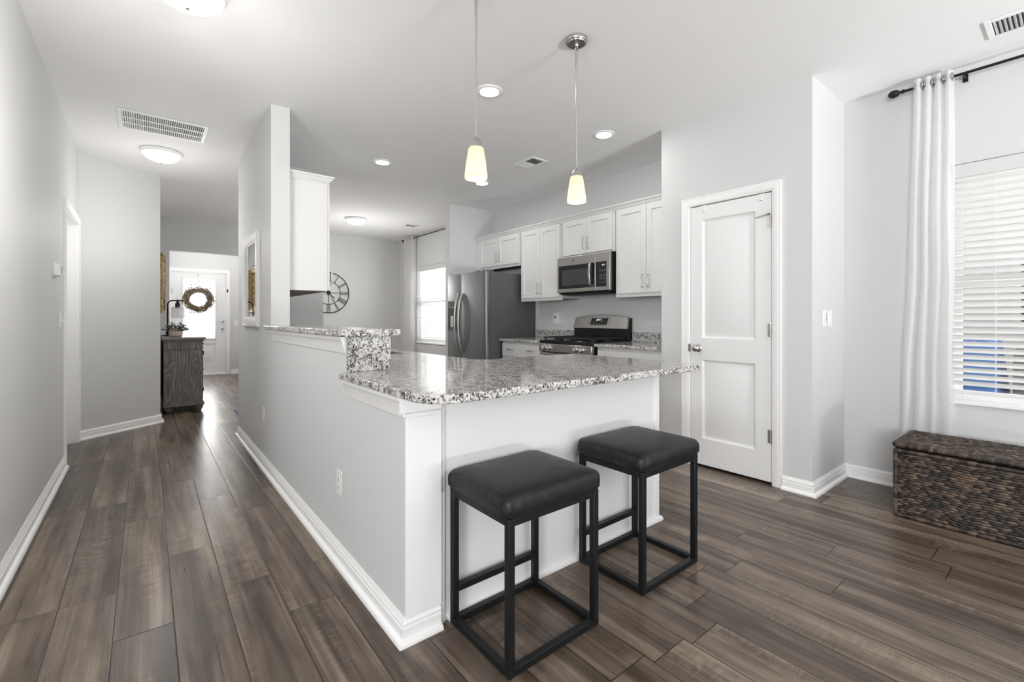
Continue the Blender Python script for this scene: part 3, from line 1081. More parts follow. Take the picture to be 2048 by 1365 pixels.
upper('short white cabinet above the refrigerator', 4.468, 5.372, 1.845, 2.262, 3.70)
upper('tall white wall cabinet between refrigerator and microwave', 3.728, 4.452, 1.382, 2.262, 3.70)
upper('short white cabinet directly above the microwave', 2.968, 3.718, 1.838, 2.262, 3.70, under=False)
upper('tall white wall cabinet between microwave and pantry wall', 2.216, 2.956, 1.382, 2.262, 3.70)
mb = MB()
mb.box(3.722, XR, 5.373, 5.464, 1.845, 2.262)
struct(mb.build('trim_4', M['cab']), 'white filler strip beside the cabinet above the refrigerator')
crown = [(0, -0.006), (0.005, -0.006), (0.006, 0.003), (0.012, 0.005), (0.014, 0.013), (0.030, 0.030), (0.031, 0.036), (0.040, 0.038), (0.042, 0.052), (0, 0.052)]
struct(run(MB(), [(3.715, 5.464), (3.715, 2.216)], [(a, 2.246 + h) for a, h in crown], -1).build('trim_5', M['cab']), 'white crown moulding along the wall cabinets')

# sink side wall cabinet, seen from its end
t = thing('wall_cabinet', 'white wall cabinet seen from its plain end above the raised bar', 'cabinet', (0.851, 4.5, 1.372))
MB().box(0.8515, 1.145, 3.815, 5.145, 1.378, 2.262).build('body', M['cab'], t)
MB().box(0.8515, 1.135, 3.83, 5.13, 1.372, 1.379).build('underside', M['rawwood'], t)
for a, b in ((3.820, 4.258), (4.262, 4.700), (4.704, 5.14)):
    T_ = facing('+x', 1.166, a, 1.385)
    d = leaf(MB(T_), b - a, 0.862, 0.019, [(0.057, b - a - 0.057, 0.057, 0.805)], SH).build('door', M['cab'], t, bevel=0.0015)
    pull(d, T_, 0.03, 0.045, 0.175)
run(MB(), [(0.8515, 3.815), (1.150, 3.815), (1.150, 5.145)], [(a, 2.244 + h) for a, h in crown], -1).build('crown_moulding', M['cab'], t)


def base_cab(label, y0, y1, handles):
    t = thing('base_cabinet', label, 'cabinet', (XR, (y0 + y1) / 2, 0), 'white base cabinets beside the range')
    xf = 3.425
    MB().box(xf + 0.02, XR - 0.025, y0, y1, 0.10, 0.879).box(xf + 0.09, XR - 0.025, y0, y1, 0, 0.10).build('body', M['cab'], t)
    T_ = facing('-x', xf, y0 + 0.015, 0.70)
    d = MB(T_).box(0, y1 - y0 - 0.03, 0, 0.15, -0.019, 0).build('drawer', M['cab'], t, bevel=0.002)
    for u in handles:
        pull(d, T_, 0.085, u - 0.055, u + 0.055, True)
    ym = (y0 + y1) / 2
    for a, b in ((y0 + 0.015, ym - 0.002), (ym + 0.002, y1 - 0.015)):
        T_ = facing('-x', xf, a, 0.115)
        q = leaf(MB(T_), b - a, 0.57, 0.019, [(0.057, b - a - 0.057, 0.057, 0.513)], SH).build('door', M['cab'], t, bevel=0.0015)
    return t


base_cab('white base cabinet with drawer pulls between refrigerator and range', 3.750, 4.480, (0.17, 0.53))
base_cab('white base cabinet between range and pantry wall', 2.216, 2.962, ())


def back_counter(label, y0, y1):
    t = thing('range_countertop', label, 'countertop', (3.7, (y0 + y1) / 2, 0.88), 'granite counters beside the range')
    MB().box(3.395, XR - 0.001, y0, y1, 0.8805, 0.911).build('slab', M['granite'], t, bevel=0.004)
    MB().box(4.008, XR - 0.001, y0, y1, 0.9115, 1.013).build('backsplash', M['granite'], t, bevel=0.001)


back_counter('granite counter between refrigerator and range', 3.747, 4.486)
back_counter('granite counter between range and pantry wall', 2.216, 2.966)

# ------------------------------------------------------------------ refrigerator
t = thing('refrigerator', 'slate grey side by side refrigerator with an ice dispenser', 'refrigerator', (3.6, 4.95, 0))
FX = 3.205
fy0, fy1, fz = 4.507, 5.415, 1.735
MB().box(FX + 0.075, 4.0, fy0 + 0.002, fy1, 0.03, fz - 0.01).build('body', M['fridgeside'], t, bevel=0.004)
MB().box(FX + 0.085, 3.95, fy0 + 0.03, fy1 - 0.03, 0, 0.03).build('foot_rail', M['black'], t)
ys = 5.065


def fdoor(y0, y1, name):
    """door with a softly rounded front: plan outline extruded upward"""
    r = 0.030
    out = [(FX + 0.068, y0), (FX + 0.068, y1)]
    a = [(FX + r * (1 - math.cos(q)), y1 - r * (1 - math.sin(q))) for q in [PI / 2 - PI / 2 * i / 6 for i in range(7)]]
    b = [(FX + r * (1 - math.cos(q)), y0 + r * (1 - math.sin(q))) for q in [PI / 2 * i / 6 for i in range(7)]]
    mid = [(FX - 0.006 * math.sin(PI * i / 8), y1 - r + (y0 - y1 + 2 * r) * i / 8) for i in range(1, 8)]
    return MB().prism(out + a + mid + b, 'z', 0.06, fz).build(name, M['slate'], t, bevel=0.003)


fr = fdoor(ys + 0.004, fy1, 'freezer_door')
fd = fdoor(fy0, ys - 0.004, 'fridge_door')
for d, yy in ((fr, ys + 0.045), (fd, ys - 0.045)):
    pts = []
    for i in range(17):
        q = i / 16
        pts.append((FX - 0.008 - 0.062 * math.sin(PI * q) ** 0.7, yy, 0.72 + 0.76 * q))
    MB().tube(pts, 0.0125, 12).build('handle', M['steel'], d)
Td = facing('-x', FX - 0.004, ys + 0.10, 0.99)
dp = MB(Td)
dp.box(0, 0.215, 0.30, 0.40, -0.001, 0.006).box(0, 0.02, 0, 0.30, -0.001, 0.006).box(0.195, 0.215, 0, 0.30, -0.001, 0.006).box(0.02, 0.195, 0, 0.02, -0.001, 0.010)
disp = dp.build('ice_dispenser', M['fridgeside'], t, bevel=0.003)
MB(Td).box(0.02, 0.195, 0.02, 0.30, -0.0008, 0.002).build('recess', M['blackplastic'], disp)
MB(Td).box(0.075, 0.135, 0.05, 0.20, 0.002, 0.008).build('paddle', M['steel'], disp, bevel=0.002)
MB(Td).box(0.03, 0.185, 0.32, 0.385, 0.006, 0.0075).build('control_panel', M['darkglass'], disp)
MB().box(FX + 0.01, FX + 0.13, fy0 + 0.01, fy0 + 0.09, fz - 0.008, fz + 0.014).build('hinge_cover', M['fridgeside'], t, bevel=0.004)

# ------------------------------------------------------------------ range
t = thing('gas_range', 'stainless gas range with black cooktop under the microwave', 'range', (3.7, 3.357, 0))
ry0, ry1 = 2.974, 3.740
MB().box(3.42, 4.02, ry0, ry1, 0.05, 0.885).build('body', M['black'], t)
MB().box(3.385, 4.0, ry0 + 0.001, ry1 - 0.001, 0.886, 0.926).build('cooktop', M['blackplastic'], t, bevel=0.006)
for a in range(3):
    ya = ry0 + 0.02 + a * 0.245
    g = MB()
    for yy in (ya, ya + 0.235):
        g.box(3.43, 3.90, yy - 0.006, yy + 0.006, 0.944, 0.956)
    for xx in (3.436, 3.665, 3.894):
        g.box(xx - 0.006, xx + 0.006, ya, ya + 0.235, 0.944, 0.956)
    g.box(3.43, 3.90, ya + 0.112, ya + 0.124, 0.946, 0.956)
    for xx in (3.45, 3.88):
        for yy in (ya + 0.01, ya + 0.225):
            g.box(xx - 0.007, xx + 0.007, yy - 0.007, yy + 0.007, 0.927, 0.946)
    g.build('burner_grate', M['blackiron'], t, bevel=0.002)
for xx, yy, r in ((3.55, 3.12, 0.045), (3.55, 3.60, 0.05), (3.78, 3.12, 0.04), (3.78, 3.60, 0.04), (3.665, 3.357, 0.05)):
    MB().lathe([(r, 0.927), (r, 0.935), (r * .7, 0.938), (r * .65, 0.942), (0.002, 0.943)], (xx, yy, 0), 'z', 24).build('burner_cap', M['blackiron'], t)
# backguard: arched stainless fascia on a black box
bgm = MB()
arch = []
for i in range(13):
    q = i / 12
    arch.append((ry0 + 0.012 + (ry1 - ry0 - 0.024) * q, 1.168 + 0.032 * math.sin(PI * q)))
poly = [(ry0 + 0.002, 1.045)] + [(ry0 + 0.002, 1.05), (ry0 + 0.006, 1.14)] + arch + [(ry1 - 0.006, 1.14), (ry1 - 0.002, 1.05), (ry1 - 0.002, 1.045)]
vs = [(3.915 + (z - 1.045) * 0.30, y, z) for y, z in poly] + [(3.945 + (z - 1.045) * 0.30, y, z) for y, z in poly]
n = len(poly)
bgm.add(vs, [list(range(n)), list(range(n, 2 * n))[::-1]] + [[i, (i + 1) % n, n + (i + 1) % n, n + i] for i in range(n)])
bgd = bgm.build('backguard', M['steel'], t, bevel=0.003)
MB().prism([(3.932, 0.926), (4.015, 0.926), (4.015, 1.16), (3.975, 1.16), (3.932, 1.045)], 'y', ry0 + 0.004, ry1 - 0.004).build('backguard_base', M['black'], t)


def on_guard(y, z, w):
    return (3.915 + (z - 1.045) * 0.30 - w, y, z)


pm = MB()
q = [(3.255, 1.085), (3.49, 1.085), (3.475, 1.160), (3.24, 1.160)]
pm.add([on_guard(y, z, 0.003) for y, z in q] + [on_guard(y, z, -0.004) for y, z in q], [[0, 1, 2, 3], [7, 6, 5, 4], [0, 1, 5, 4], [1, 2, 6, 5], [2, 3, 7, 6], [3, 0, 4, 7]])
dpn = pm.build('display_panel', M['blackplastic'], t)


def seg_digit(mb, T, ch, u, v, w, h, d=0.001, th=0.16):
    seg = {'0': 'abcdef', '1': 'bc', '2': 'abged', '3': 'abgcd', '4': 'fgbc', '5': 'afgcd', '6': 'afgedc', '7': 'abc', '8': 'abcdefg', '9': 'abcfgd'}[ch]
    k = th * w * 1.2
    R = {'a': (0, w, h - k, h), 'd': (0, w, 0, k), 'g': (0, w, h / 2 - k / 2, h / 2 + k / 2), 'b': (w - k, w, h / 2, h), 'c': (w - k, w, 0, h / 2), 'f': (0, k, h / 2, h), 'e': (0, k, 0, h / 2)}
    for s_ in seg:
        a, b, c, e = R[s_]
        x0, x1, y0, y1 = u + a, u + b, v + c, v + e
        vs = [(x0, y0, d), (x1, y0, d), (x1, y1, d), (x0, y1, d)]
        mb.add([T(*p) for p in vs], [[0, 1, 2, 3]])


# clock digits, read from the kitchen side (world +y runs to the viewer's left)
def flip(Tm, yr):
    return lambda u, v, w: Tm(yr - u, v, w)


dg = MB()
Tg = flip(lambda y, z, w: on_guard(y, z, 0.003 + w), 3.40)
for i, ch in enumerate('347'):
    seg_digit(dg, Tg, ch, 0.022 * i + (0.008 if i else 0), 1.128, 0.015, 0.022)
for z in (1.134, 1.144):
    dg.add([Tg(0.0195 + a, z + b, 0.001) for a, b in ((0, 0), (.003, 0), (.003, .003), (0, .003))], [[0, 1, 2, 3]])
dg.build('clock_digits', M['digit'], dpn)
for r in range(2):
    for c in range(9):
        if 3 <= c <= 5 and r == 1:
            continue
        y, z = 3.275 + c * 0.024, 1.098 + r * 0.022
        kb = MB().add([on_guard(y + a, z + b, 0.0038) for a, b in ((0, 0), (.008, 0), (.008, .003), (0, .003))], [[0, 1, 2, 3]])
        kb.build('key', M['lettering'], dpn)
MB().box(3.372, 3.42, ry0 + 0.004, ry1 - 0.004, 0.80, 0.884).build('control_panel', M['steel'], t, bevel=0.006)
for yy in (3.10, 3.185, 3.565, 3.645):
    kn = MB().lathe([(0.030, 0.0), (0.030, -0.006), (0.0245, -0.010), (0.0225, -0.030), (0.020, -0.034), (0.001, -0.034)], (3.372, yy, 0.842), 'x', 24).build('knob', M['nickel'], t)
    MB().box(3.331, 3.340, yy - 0.004, yy + 0.004, 0.821, 0.863).build('grip', M['nickel'], kn, bevel=0.0015)
od = MB().box(3.385, 3.42, ry0 + 0.005, ry1 - 0.005, 0.20, 0.79).build('oven_door', M['steel'], t, bevel=0.004)
MB().box(3.383, 3.386, ry0 + 0.09, ry1 - 0.09, 0.30, 0.66).build('oven_window', M['blackplastic'], od)
MB().tube([(3.386, ry0 + 0.05, 0.755), (3.335, ry0 + 0.05, 0.755), (3.330, ry0 + 0.07, 0.755), (3.330, ry1 - 0.07, 0.755), (3.335, ry1 - 0.05, 0.755), (3.386, ry1 - 0.05, 0.755)], 0.013, 12).build('handle', M['steel'], od)
MB().box(3.39, 3.42, ry0 + 0.005, ry1 - 0.005, 0.06, 0.19).build('drawer', M['steel'], t, bevel=0.004)

# ------------------------------------------------------------------ microwave over the range
t = thing('microwave', 'stainless over the range microwave with a black glass door', 'microwave', (3.83, 3.34, 1.43))
my0, my1, mz0, mz1 = 2.968, 3.718, 1.432, 1.834
MX = 3.635
MB().box(MX + 0.035, XR, my0, my1, mz0, mz1).build('body', M['black'], t, bevel=0.002)
ysp = my0 + 0.185
dr = MB().box(MX, MX + 0.034, ysp + 0.0015, my1, mz0 + 0.01, mz1).build('door', M['steel'], t, bevel=0.006, seg=3)
cpn = MB().box(MX, MX + 0.034, my0, ysp - 0.0015, mz0 + 0.01, mz1).build('control_side', M['steel'], t, bevel=0.006, seg=3)
Tm = facing('-x', MX, 0, 0)
MB(Tm).box(ysp + 0.012, my1 - 0.028, mz0 + 0.052, mz1 - 0.095, -0.004, 0.0025).build('door_glass', M['blackplastic'], dr, bevel=0.002)
MB(Tm).box(ysp + 0.075, my1 - 0.075, mz0 + 0.085, mz1 - 0.145, 0.0025, 0.0032).build('window', M['darkglass'], dr)
pts = [(MX - 0.002, ysp + 0.055, mz0 + 0.055), (MX - 0.028, ysp + 0.055, mz0 + 0.075)]
pts += [(MX - 0.030 - 0.012 * math.sin(PI * i / 8), ysp + 0.055, mz0 + 0.085 + 0.205 * i / 8) for i in range(9)]
pts += [(MX - 0.028, ysp + 0.055, mz1 - 0.108), (MX - 0.002, ysp + 0.055, mz1 - 0.09)]
hb = MB()
for (x, y, z), (x2, y2, z2) in zip(pts[:-1], pts[1:]):
    pass
prof = pts
vs, fs = [], []
for (x, y, z) in prof:
    vs += [(x - 0.006, y - 0.013, z), (x - 0.006, y + 0.013, z), (x + 0.006, y + 0.013, z), (x + 0.006, y - 0.013, z)]
for i in range(len(prof) - 1):
    for j in range(4):
        l = (j + 1) % 4
        fs.append([i * 4 + j, i * 4 + l, i * 4 + 4 + l, i * 4 + 4 + j])
fs += [[3, 2, 1, 0], [len(vs) - 4 + j for j in range(4)]]
hb.add(vs, fs).build('handle', M['nickel'], dr, bevel=0.003)
cp_ = MB(Tm).box(my0 + 0.042, ysp - 0.003, mz0 + 0.052, mz1 - 0.095, -0.004, 0.0022).build('key_panel', M['blackplastic'], t, bevel=0.001)
rows = [1.655, 1.640, 1.605, 1.589, 1.574, 1.559, 1.524]
for ri, z in enumerate(rows):
    nc = 3 if ri in (0, 1, 6) else 4
    for c in range(nc):
        y = my0 + 0.054 + c * (0.064 / (nc - 1))
        MB().add([Tm(y + a, z + b, 0.0028) for a, b in ((0, 0), (.0075, 0), (.0075, .005), (0, .005))], [[0, 1, 2, 3]]).build('key', M['lettering'], cp_)
dg = MB()
Tg = flip(Tm, my0 + 0.098)
for i, ch in enumerate('347'):
    seg_digit(dg, Tg, ch, 0.0125 * i + (0.004 if i else 0), 1.696, 0.0085, 0.014, 0.0028)
dg.build('clock_digits', M['digit'], cp_)
# round maker's badge: dark disc with a pale ring and script strokes
Cb = (MX, (ysp + my1) / 2 + 0.035, mz1 - 0.048)
bd = MB().lathe([(0.0165, -0.0005), (0.0165, -0.003), (0.001, -0.003)], (Cb[0], Cb[1], Cb[2]), 'x', 28).build('badge', M['fridgeside'], t)
ins = MB()
ins.tube([(Cb[0] - 0.0033, Cb[1] + 0.0135 * math.cos(a), Cb[2] + 0.0135 * math.sin(a)) for a in [2 * PI * k / 28 for k in range(28)]], 0.0007, 6, closed=True)
for s_ in (-1, 1):
    ins.tube([(Cb[0] - 0.0033, Cb[1] + s_ * 0.0045 + 0.0038 * math.cos(a), Cb[2] + 0.0055 * math.sin(a)) for a in [0.6 + 4.9 * k / 14 for k in range(15)]], 0.0007, 6)
ins.build('emblem', M['steel'], bd)
mb = MB()
mb.box(MX + 0.03, XR - 0.06, my0 + 0.03, my1 - 0.03, mz0 - 0.012, mz0)
for i in range(12):
    yy = my0 + 0.06 + i * 0.055
    mb.box(MX + 0.06, MX + 0.22, yy, yy + 0.03, mz0 - 0.016, mz0 - 0.012)
mb.build('vent_grille', M['black'], t)


# ------------------------------------------------------------------ bar stools
def make_stool():
    t = thing('bar_stool', 'black bar stool with a padded seat, nearer the hall', 'stool', (0, 0, 0), 'black bar stools at the peninsula')
    w, d, q = 0.215, 0.180, 0.0125
    for sx in (-1, 1):
        for sy in (-1, 1):
            x, y = sx * (w - q), sy * (d - q)
            l = MB().box(x - q, x + q, y - q, y + q, 0.006, 0.515).build('leg', M['black'], t, bevel=0.002)
            MB().lathe([(0.008, 0.0), (0.008, 0.006)], (x, y, 0), 'z', 12).build('glide', M['blackplastic'], l)
    f = MB()
    for (z0, z1, nm) in ((0.490, 0.515, 'seat_frame'), (0.0065, 0.0315, 'base_frame')):
        f = MB()
        for sy in (-1, 1):
            y = sy * (d - q)
            f.box(-w + 2 * q, w - 2 * q, y - q, y + q, z0, z1)
        for sx in (-1, 1):
            x = sx * (w - q)
            f.box(x - q, x + q, -d + 2 * q, d - 2 * q, z0, z1)
        f.build(nm, M['black'], t, bevel=0.002)
    MB().box(-w + 2 * q, w - 2 * q, d - 2 * q, d, 0.125, 0.150).build('footrest', M['black'], t, bevel=0.002)
    # padded seat with crowned top and soft sides
    nu = 22
    W_, D_ = 0.226, 0.192
    vs, fs = [], []

    def rect(k):
        """k-th ring: (inset, z)"""
        return k
    prof = [(0.010, 0.5155), (0.002, 0.519), (0.003, 0.524), (-0.003, 0.532), (-0.004, 0.550), (-0.003, 0.567), (0.001, 0.577), (0.008, 0.584), (0.022, 0.589), (0.055, 0.593), (0.11, 0.596), (0.18, 0.597)]
    m = 64
    per = []
    for i in range(m):
        a = 2 * PI * (i + 0.5) / m
        c, s_ = math.cos(a), math.sin(a)
        n_ = 16.0
        r = (abs(c) ** n_ + abs(s_) ** n_) ** (-1 / n_)
        per.append((r * c, r * s_))
    for ins_, z in prof:
        for (c, s_) in per:
            vs.append(((W_ - ins_) * c, (D_ - ins_ if D_ - ins_ > 0.012 else 0.012) * s_, z))
    for j in range(len(prof) - 1):
        for i in range(m):
            k = (i + 1) % m
            fs.append([j * m + i, j * m + k, (j + 1) * m + k, (j + 1) * m + i])
    fs.append(list(range(m))[::-1])
    fs.append([(len(prof) - 1) * m + i for i in range(m)])
    st = MB().add(vs, fs).build('seat', M['leather'], t, angle=80)
    return t


stool = make_stool()
stool.location = (1.115, 1.318, 0)
dup(stool, (1.823, 1.318, 0), 'black bar stool with a padded seat, nearer the pantry door')


# ------------------------------------------------------------------ woven trunk
def weave_face(mb, O, U, V, Nn, lu, lv, pu=0.036, pv=0.0138, seed=1):
    """heightfield of staggered leaf shaped strands over a rectangle; returns per-vertex tones"""
    r2 = random.Random(seed)
    O, U, V, Nn = map(Vector, (O, U, V, Nn))
    nu, nv = max(2, int(lu / 0.0038)), max(2, int(lv / 0.0025))
    tones = {}
    vs, tn = [], []
    for j in range(nv + 1):
        for i in range(nu + 1):
            u, v = lu * i / nu, lv * j / nv
            vv = v + 0.0022 * math.sin(u * 19 + seed) + 0.0012 * math.sin(u * 47)
            row = math.floor(vv / pv)
            fv = vv / pv - row
            uo = u + (pu / 2 if row % 2 else 0) + 0.006 * math.sin(row * 2.1) + (fv - 0.5) * 0.008 * (1 if row % 2 else -1)
            col = math.floor(uo / pu)
            fu = uo / pu - col
            key = (row, col)
            if key not in tones:
                tones[key] = (r2.random(), r2.uniform(0.8, 1.15))
            q = 1 - (abs(2 * fu - 1) ** 1.7) - (abs(2 * fv - 1) ** 1.9)
            e = 0 if i in (0, nu) or j in (0, nv) else 1
            h = max(q, -0.4) * 0.0075 * tones[key][1] * e
            p = O + U * u + V * v + Nn * h
            vs.append(tuple(p))
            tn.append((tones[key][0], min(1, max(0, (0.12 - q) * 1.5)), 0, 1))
    fs = []
    for j in range(nv):
        for i in range(nu):
            p = j * (nu + 1) + i
            fs.append([p, p + 1, p + nu + 2, p + nu + 1])
    b = len(mb.v)
    mb.add(vs, fs)
    for i, t_ in enumerate(tn):
        mb.tone[b + i] = t_


def braid(mb, a, b, r, n, seed=0):
    """coiled edge: a thick cord with slanted wraps"""
    a, b = Vector(a), Vector(b)
    r2 = random.Random(seed)
    d = (b - a)
    L_ = d.length
    d.normalize()
    s1 = d.orthogonal().normalized()
    s2 = d.cross(s1)
    k = int(L_ / 0.006)
    m = 10
    vs, fs, tn = [], [], []
    cur = {}
    for i in range(k + 1):
        x = L_ * i / k
        for j in range(m):
            t_ = 2 * PI * j / m
            ph = x / 0.017 + t_ / (2 * PI)
            c = math.floor(ph)
            f = ph - c
            if c not in cur:
                cur[c] = r2.random()
            rr = r * (0.86 + 0.20 * math.sin(PI * f))
            vs.append(tuple(a + d * x + (s1 * math.cos(t_) + s2 * math.sin(t_)) * rr))
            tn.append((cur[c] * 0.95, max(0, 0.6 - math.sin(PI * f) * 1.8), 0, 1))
    for i in range(k):
        for j in range(m):
            l = (j + 1) % m
            fs.append([i * m + j, i * m + l, (i + 1) * m + l, (i + 1) * m + j])
    fs += [list(range(m))[::-1], [k * m + j for j in range(m)]]
    o = len(mb.v)
    mb.add(vs, fs)
    for i, t_ in enumerate(tn):
        mb.tone[o + i] = t_


def build_weave(mb, name, parent):
    o = mb.build(name, M['weave'], parent, recalc=False, angle=180)
    at = o.data.color_attributes.new('tone', 'FLOAT_COLOR', 'POINT')
    for i in range(len(mb.v)):
        at.data[i].color = mb.tone.get(i, (0.3, 0, 0, 1))
    return o


bx0, bx1, by0, by1, bz1, lid0, lid1 = 3.432, 3.86, -0.32, 0.686, 0.398, 0.402, 0.438
t = thing('woven_trunk', 'dark brown woven rush trunk with a hinged lid under the window', 'trunk', ((bx0 + bx1) / 2, 0.18, 0))
mb = MB()
weave_face(mb, (bx0, by1, 0.012), (0, -1, 0), (0, 0, 1), (-1, 0, 0), by1 - by0, bz1 - 0.02, seed=2)
weave_face(mb, (bx1, by1, 0.012), (-1, 0, 0), (0, 0, 1), (0, 1, 0), bx1 - bx0, bz1 - 0.02, seed=3)
weave_face(mb, (bx0, by0, 0.012), (1, 0, 0), (0, 0, 1), (0, -1, 0), bx1 - bx0, bz1 - 0.02, seed=4)
mb.box(bx0 + 0.004, bx1, by0 + 0.004, by1 - 0.004, 0.012, bz1 - 0.012)
build_weave(mb, 'basket_body', t)
mb = MB()
for z in (0.014, bz1 - 0.012):
    braid(mb, (bx0, by0, z), (bx0, by1, z), 0.013, 8, 1)
    braid(mb, (bx0, by1, z), (bx1, by1, z), 0.013, 8, 2)
for (x, y) in ((bx0, by1), (bx1, by1), (bx0, by0)):
    braid(mb, (x, y, 0.012), (x, y, bz1 - 0.012), 0.012, 8, 5)
build_weave(mb, 'edge_binding', t)
mb = MB()
weave_face(mb, (bx0 + 0.004, by1 - 0.004, lid1 - 0.006), (0, -1, 0), (1, 0, 0), (0, 0, 1), by1 - by0 - 0.008, bx1 - bx0 - 0.008, seed=8)
mb.box(bx0 + 0.008, bx1 - 0.008, by0 + 0.008, by1 - 0.008, lid0, lid1 - 0.007)
for (a, b) in (((bx0, by0), (bx0, by1)), ((bx0, by1), (bx1, by1)), ((bx1, by0), (bx1, by1)), ((bx0, by0), (bx1, by0))):
    braid(mb, (*a, (lid0 + lid1) / 2), (*b, (lid0 + lid1) / 2), 0.016, 8, 7)
build_weave(mb, 'lid', t)

# ------------------------------------------------------------------ outlets, switches, thermostat


def plate(mb, u, v, w=0.072, h=0.116):
    mb.box(u - w / 2, u + w / 2, v - h / 2, v + h / 2, 0, 0.006)


def outlet(label, T_, u, v):
    t = thing('wall_outlet', label, 'outlet', T_(u, v, 0), 'double outlets on the half wall')
    mb = MB(T_)
    plate(mb, u, v)
    mb.build('cover_plate', M['plastic'], t, bevel=0.003)
    for s_ in (-1, 1):
        vc = v + s_ * 0.0195
        r_ = MB(T_)
        pts = []
        for i in range(20):
            a = 2 * PI * i / 20
            pts.append((u + 0.0165 * math.cos(a), vc + max(-0.0135, min(0.0135, 0.0175 * math.sin(a)))))
        n_ = len(pts)
        r_.add([(p[0], p[1], 0.006) for p in pts] + [(p[0], p[1], 0.0085) for p in pts], [[i, (i + 1) % n_, n_ + (i + 1) % n_, n_ + i] for i in range(n_)] + [list(range(n_, 2 * n_))])
        ro = r_.build('receptacle', M['plastic'], t)
        sl = MB(T_)
        for k in (-1, 1):
            sl.box(u + k * 0.0065 - 0.001, u + k * 0.0065 + 0.001, vc - 0.001, vc + 0.008, 0.0085, 0.0089)
        sl.box(u - 0.002, u + 0.002, vc - 0.009, vc - 0.005, 0.0085, 0.0089)
        sl.build('slot', M['slot'], ro)
    return t


Th = facing('-x', XD0, 0, 0)
outlet('white double outlet on the half wall near the counter end', Th, 2.208, 0.375)
outlet('white double outlet on the half wall below the mirror', Th, 3.995, 0.405)


def toggle(name, label, T_, u, v, rocker=False):
    t = thing(name, label, 'light switch', T_(u, v, 0), None)
    mb = MB(T_)
    plate(mb, u, v)
    mb.build('cover_plate', M['plastic'], t, bevel=0.003)
    if rocker:
        MB(T_).box(u - 0.0165, u + 0.0165, v - 0.033, v + 0.033, 0.006, 0.0095).build('rocker', M['plastic'], t, bevel=0.0015)
    else:
        MB(T_).add([(u - 0.004, v - 0.008, 0.006), (u + 0.004, v - 0.008, 0.006), (u + 0.004, v + 0.010, 0.006), (u - 0.004, v + 0.010, 0.006), (u - 0.003, v - 0.002, 0.024), (u + 0.003, v - 0.002, 0.024), (u + 0.003, v + 0.005, 0.024), (u - 0.003, v + 0.005, 0.024)],
                   [[0, 1, 5, 4], [1, 2, 6, 5], [2, 3, 7, 6], [3, 0, 4, 7], [4, 5, 6, 7]]).build('lever', M['plastic'], t)
    return t


toggle('light_switch', 'white toggle switch on the hall wall below the thermostat', facing('+x', XL, 0, 0), 4.70, 1.142)
toggle('light_switch', 'white rocker switch beside the front door', facing('-y', FY, 0, 0), 1.485, 1.06, True)
Tp = facing('-y', PY0, 0, 0)
toggle('light_switch', 'white rocker switch on the pantry corner beside the fan control', Tp, 3.706, 1.155, True)
t = thing('fan_control', 'white wall control with five dark dots on the pantry corner', 'wall control', Tp(3.604, 1.155, 0))
MB(Tp).box(3.566, 3.642, 1.097, 1.215, 0, 0.006).build('cover_plate', M['plastic'], t, bevel=0.003)
MB(Tp).box(3.588, 3.632, 1.118, 1.196, 0.006, 0.010).build('keypad', M['plastic'], t, bevel=0.002)
for i in range(5):
    z = 1.186 - i * 0.0125
    MB(Tp).box(3.612, 3.621, z - 0.0035, z + 0.0035, 0.010, 0.0112).build('button', M['slot'], t, bevel=0.0005)

Tl_ = facing('+x', XL, 0, 0)
t = thing('thermostat', 'white thermostat on the hall wall beside the cased doorway', 'thermostat', Tl_(4.47, 1.49, 0))
MB(Tl_).box(4.395, 4.545, 1.445, 1.545, 0, 0.006).build('back_plate', M['plastic'], t, bevel=0.002)
MB(Tl_).box(4.405, 4.535, 1.453, 1.537, 0.006, 0.032).build('housing', M['plastic'], t, bevel=0.004)
MB(Tl_).box(4.50, 4.5355, 1.47, 1.525, 0.010, 0.0325).build('screen', M['greyjunk'], t)

Tk = facing('-x', XR, 0, 0)
t = thing('plug_in_alarm', 'white plug in alarm with a small dark window left of the range', 'alarm', Tk(4.11, 1.155, 0))
MB(Tk).box(4.060, 4.160, 1.078, 1.232, 0.0, 0.035).build('housing', M['plastic'], t, bevel=0.006)
MB(Tk).box(4.110, 4.140, 1.160, 1.180, 0.035, 0.0362).build('screen', M['slot'], t)
mb = MB(Tk)
for i in range(5):
    u = 4.146 - i * 0.014
    mb.box(u - 0.010, u, 1.098, 1.112, 0.035, 0.0358)
mb.build('legend', M['lettering'], t)

# ------------------------------------------------------------------ mirror and gilt frame in the hall
t = thing('wall_mirror', 'white framed mirror on the full height wall beside the hall', 'mirror', (XD0, 4.51, 1.09))
my = (4.165, 4.855, 1.088, 1.878)
fw_ = 0.085
mb = MB(Th)


def frame_ring(mb, u0, u1, v0, v1, prof):
    k = len(prof)
    vs, fs = [], []
    for (u, v, du, dv) in ((u0, v0, 1, 1), (u1, v0, -1, 1), (u1, v1, -1, -1), (u0, v1, 1, -1)):
        vs += [(u + du * a, v + dv * a, w) for a, w in prof]
    for i in range(4):
        n_ = (i + 1) % 4
        for j in range(k):
            l = (j + 1) % k
            fs.append([i * k + j, i * k + l, n_ * k + l, n_ * k + j])
    mb.add(vs, fs)


frame_ring(mb, *my, [(0, 0), (0, 0.022), (0.008, 0.027), (0.05, 0.025), (0.066, 0.020), (0.072, 0.013), (fw_, 0.010), (fw_, 0)])
mb.build('frame', M['trim'], t)
MB(Th).box(my[0] + 0.08, my[1] - 0.08, my[2] + 0.08, my[3] - 0.08, 0.003, 0.007).build('mirror_glass', M['mirror'], t)

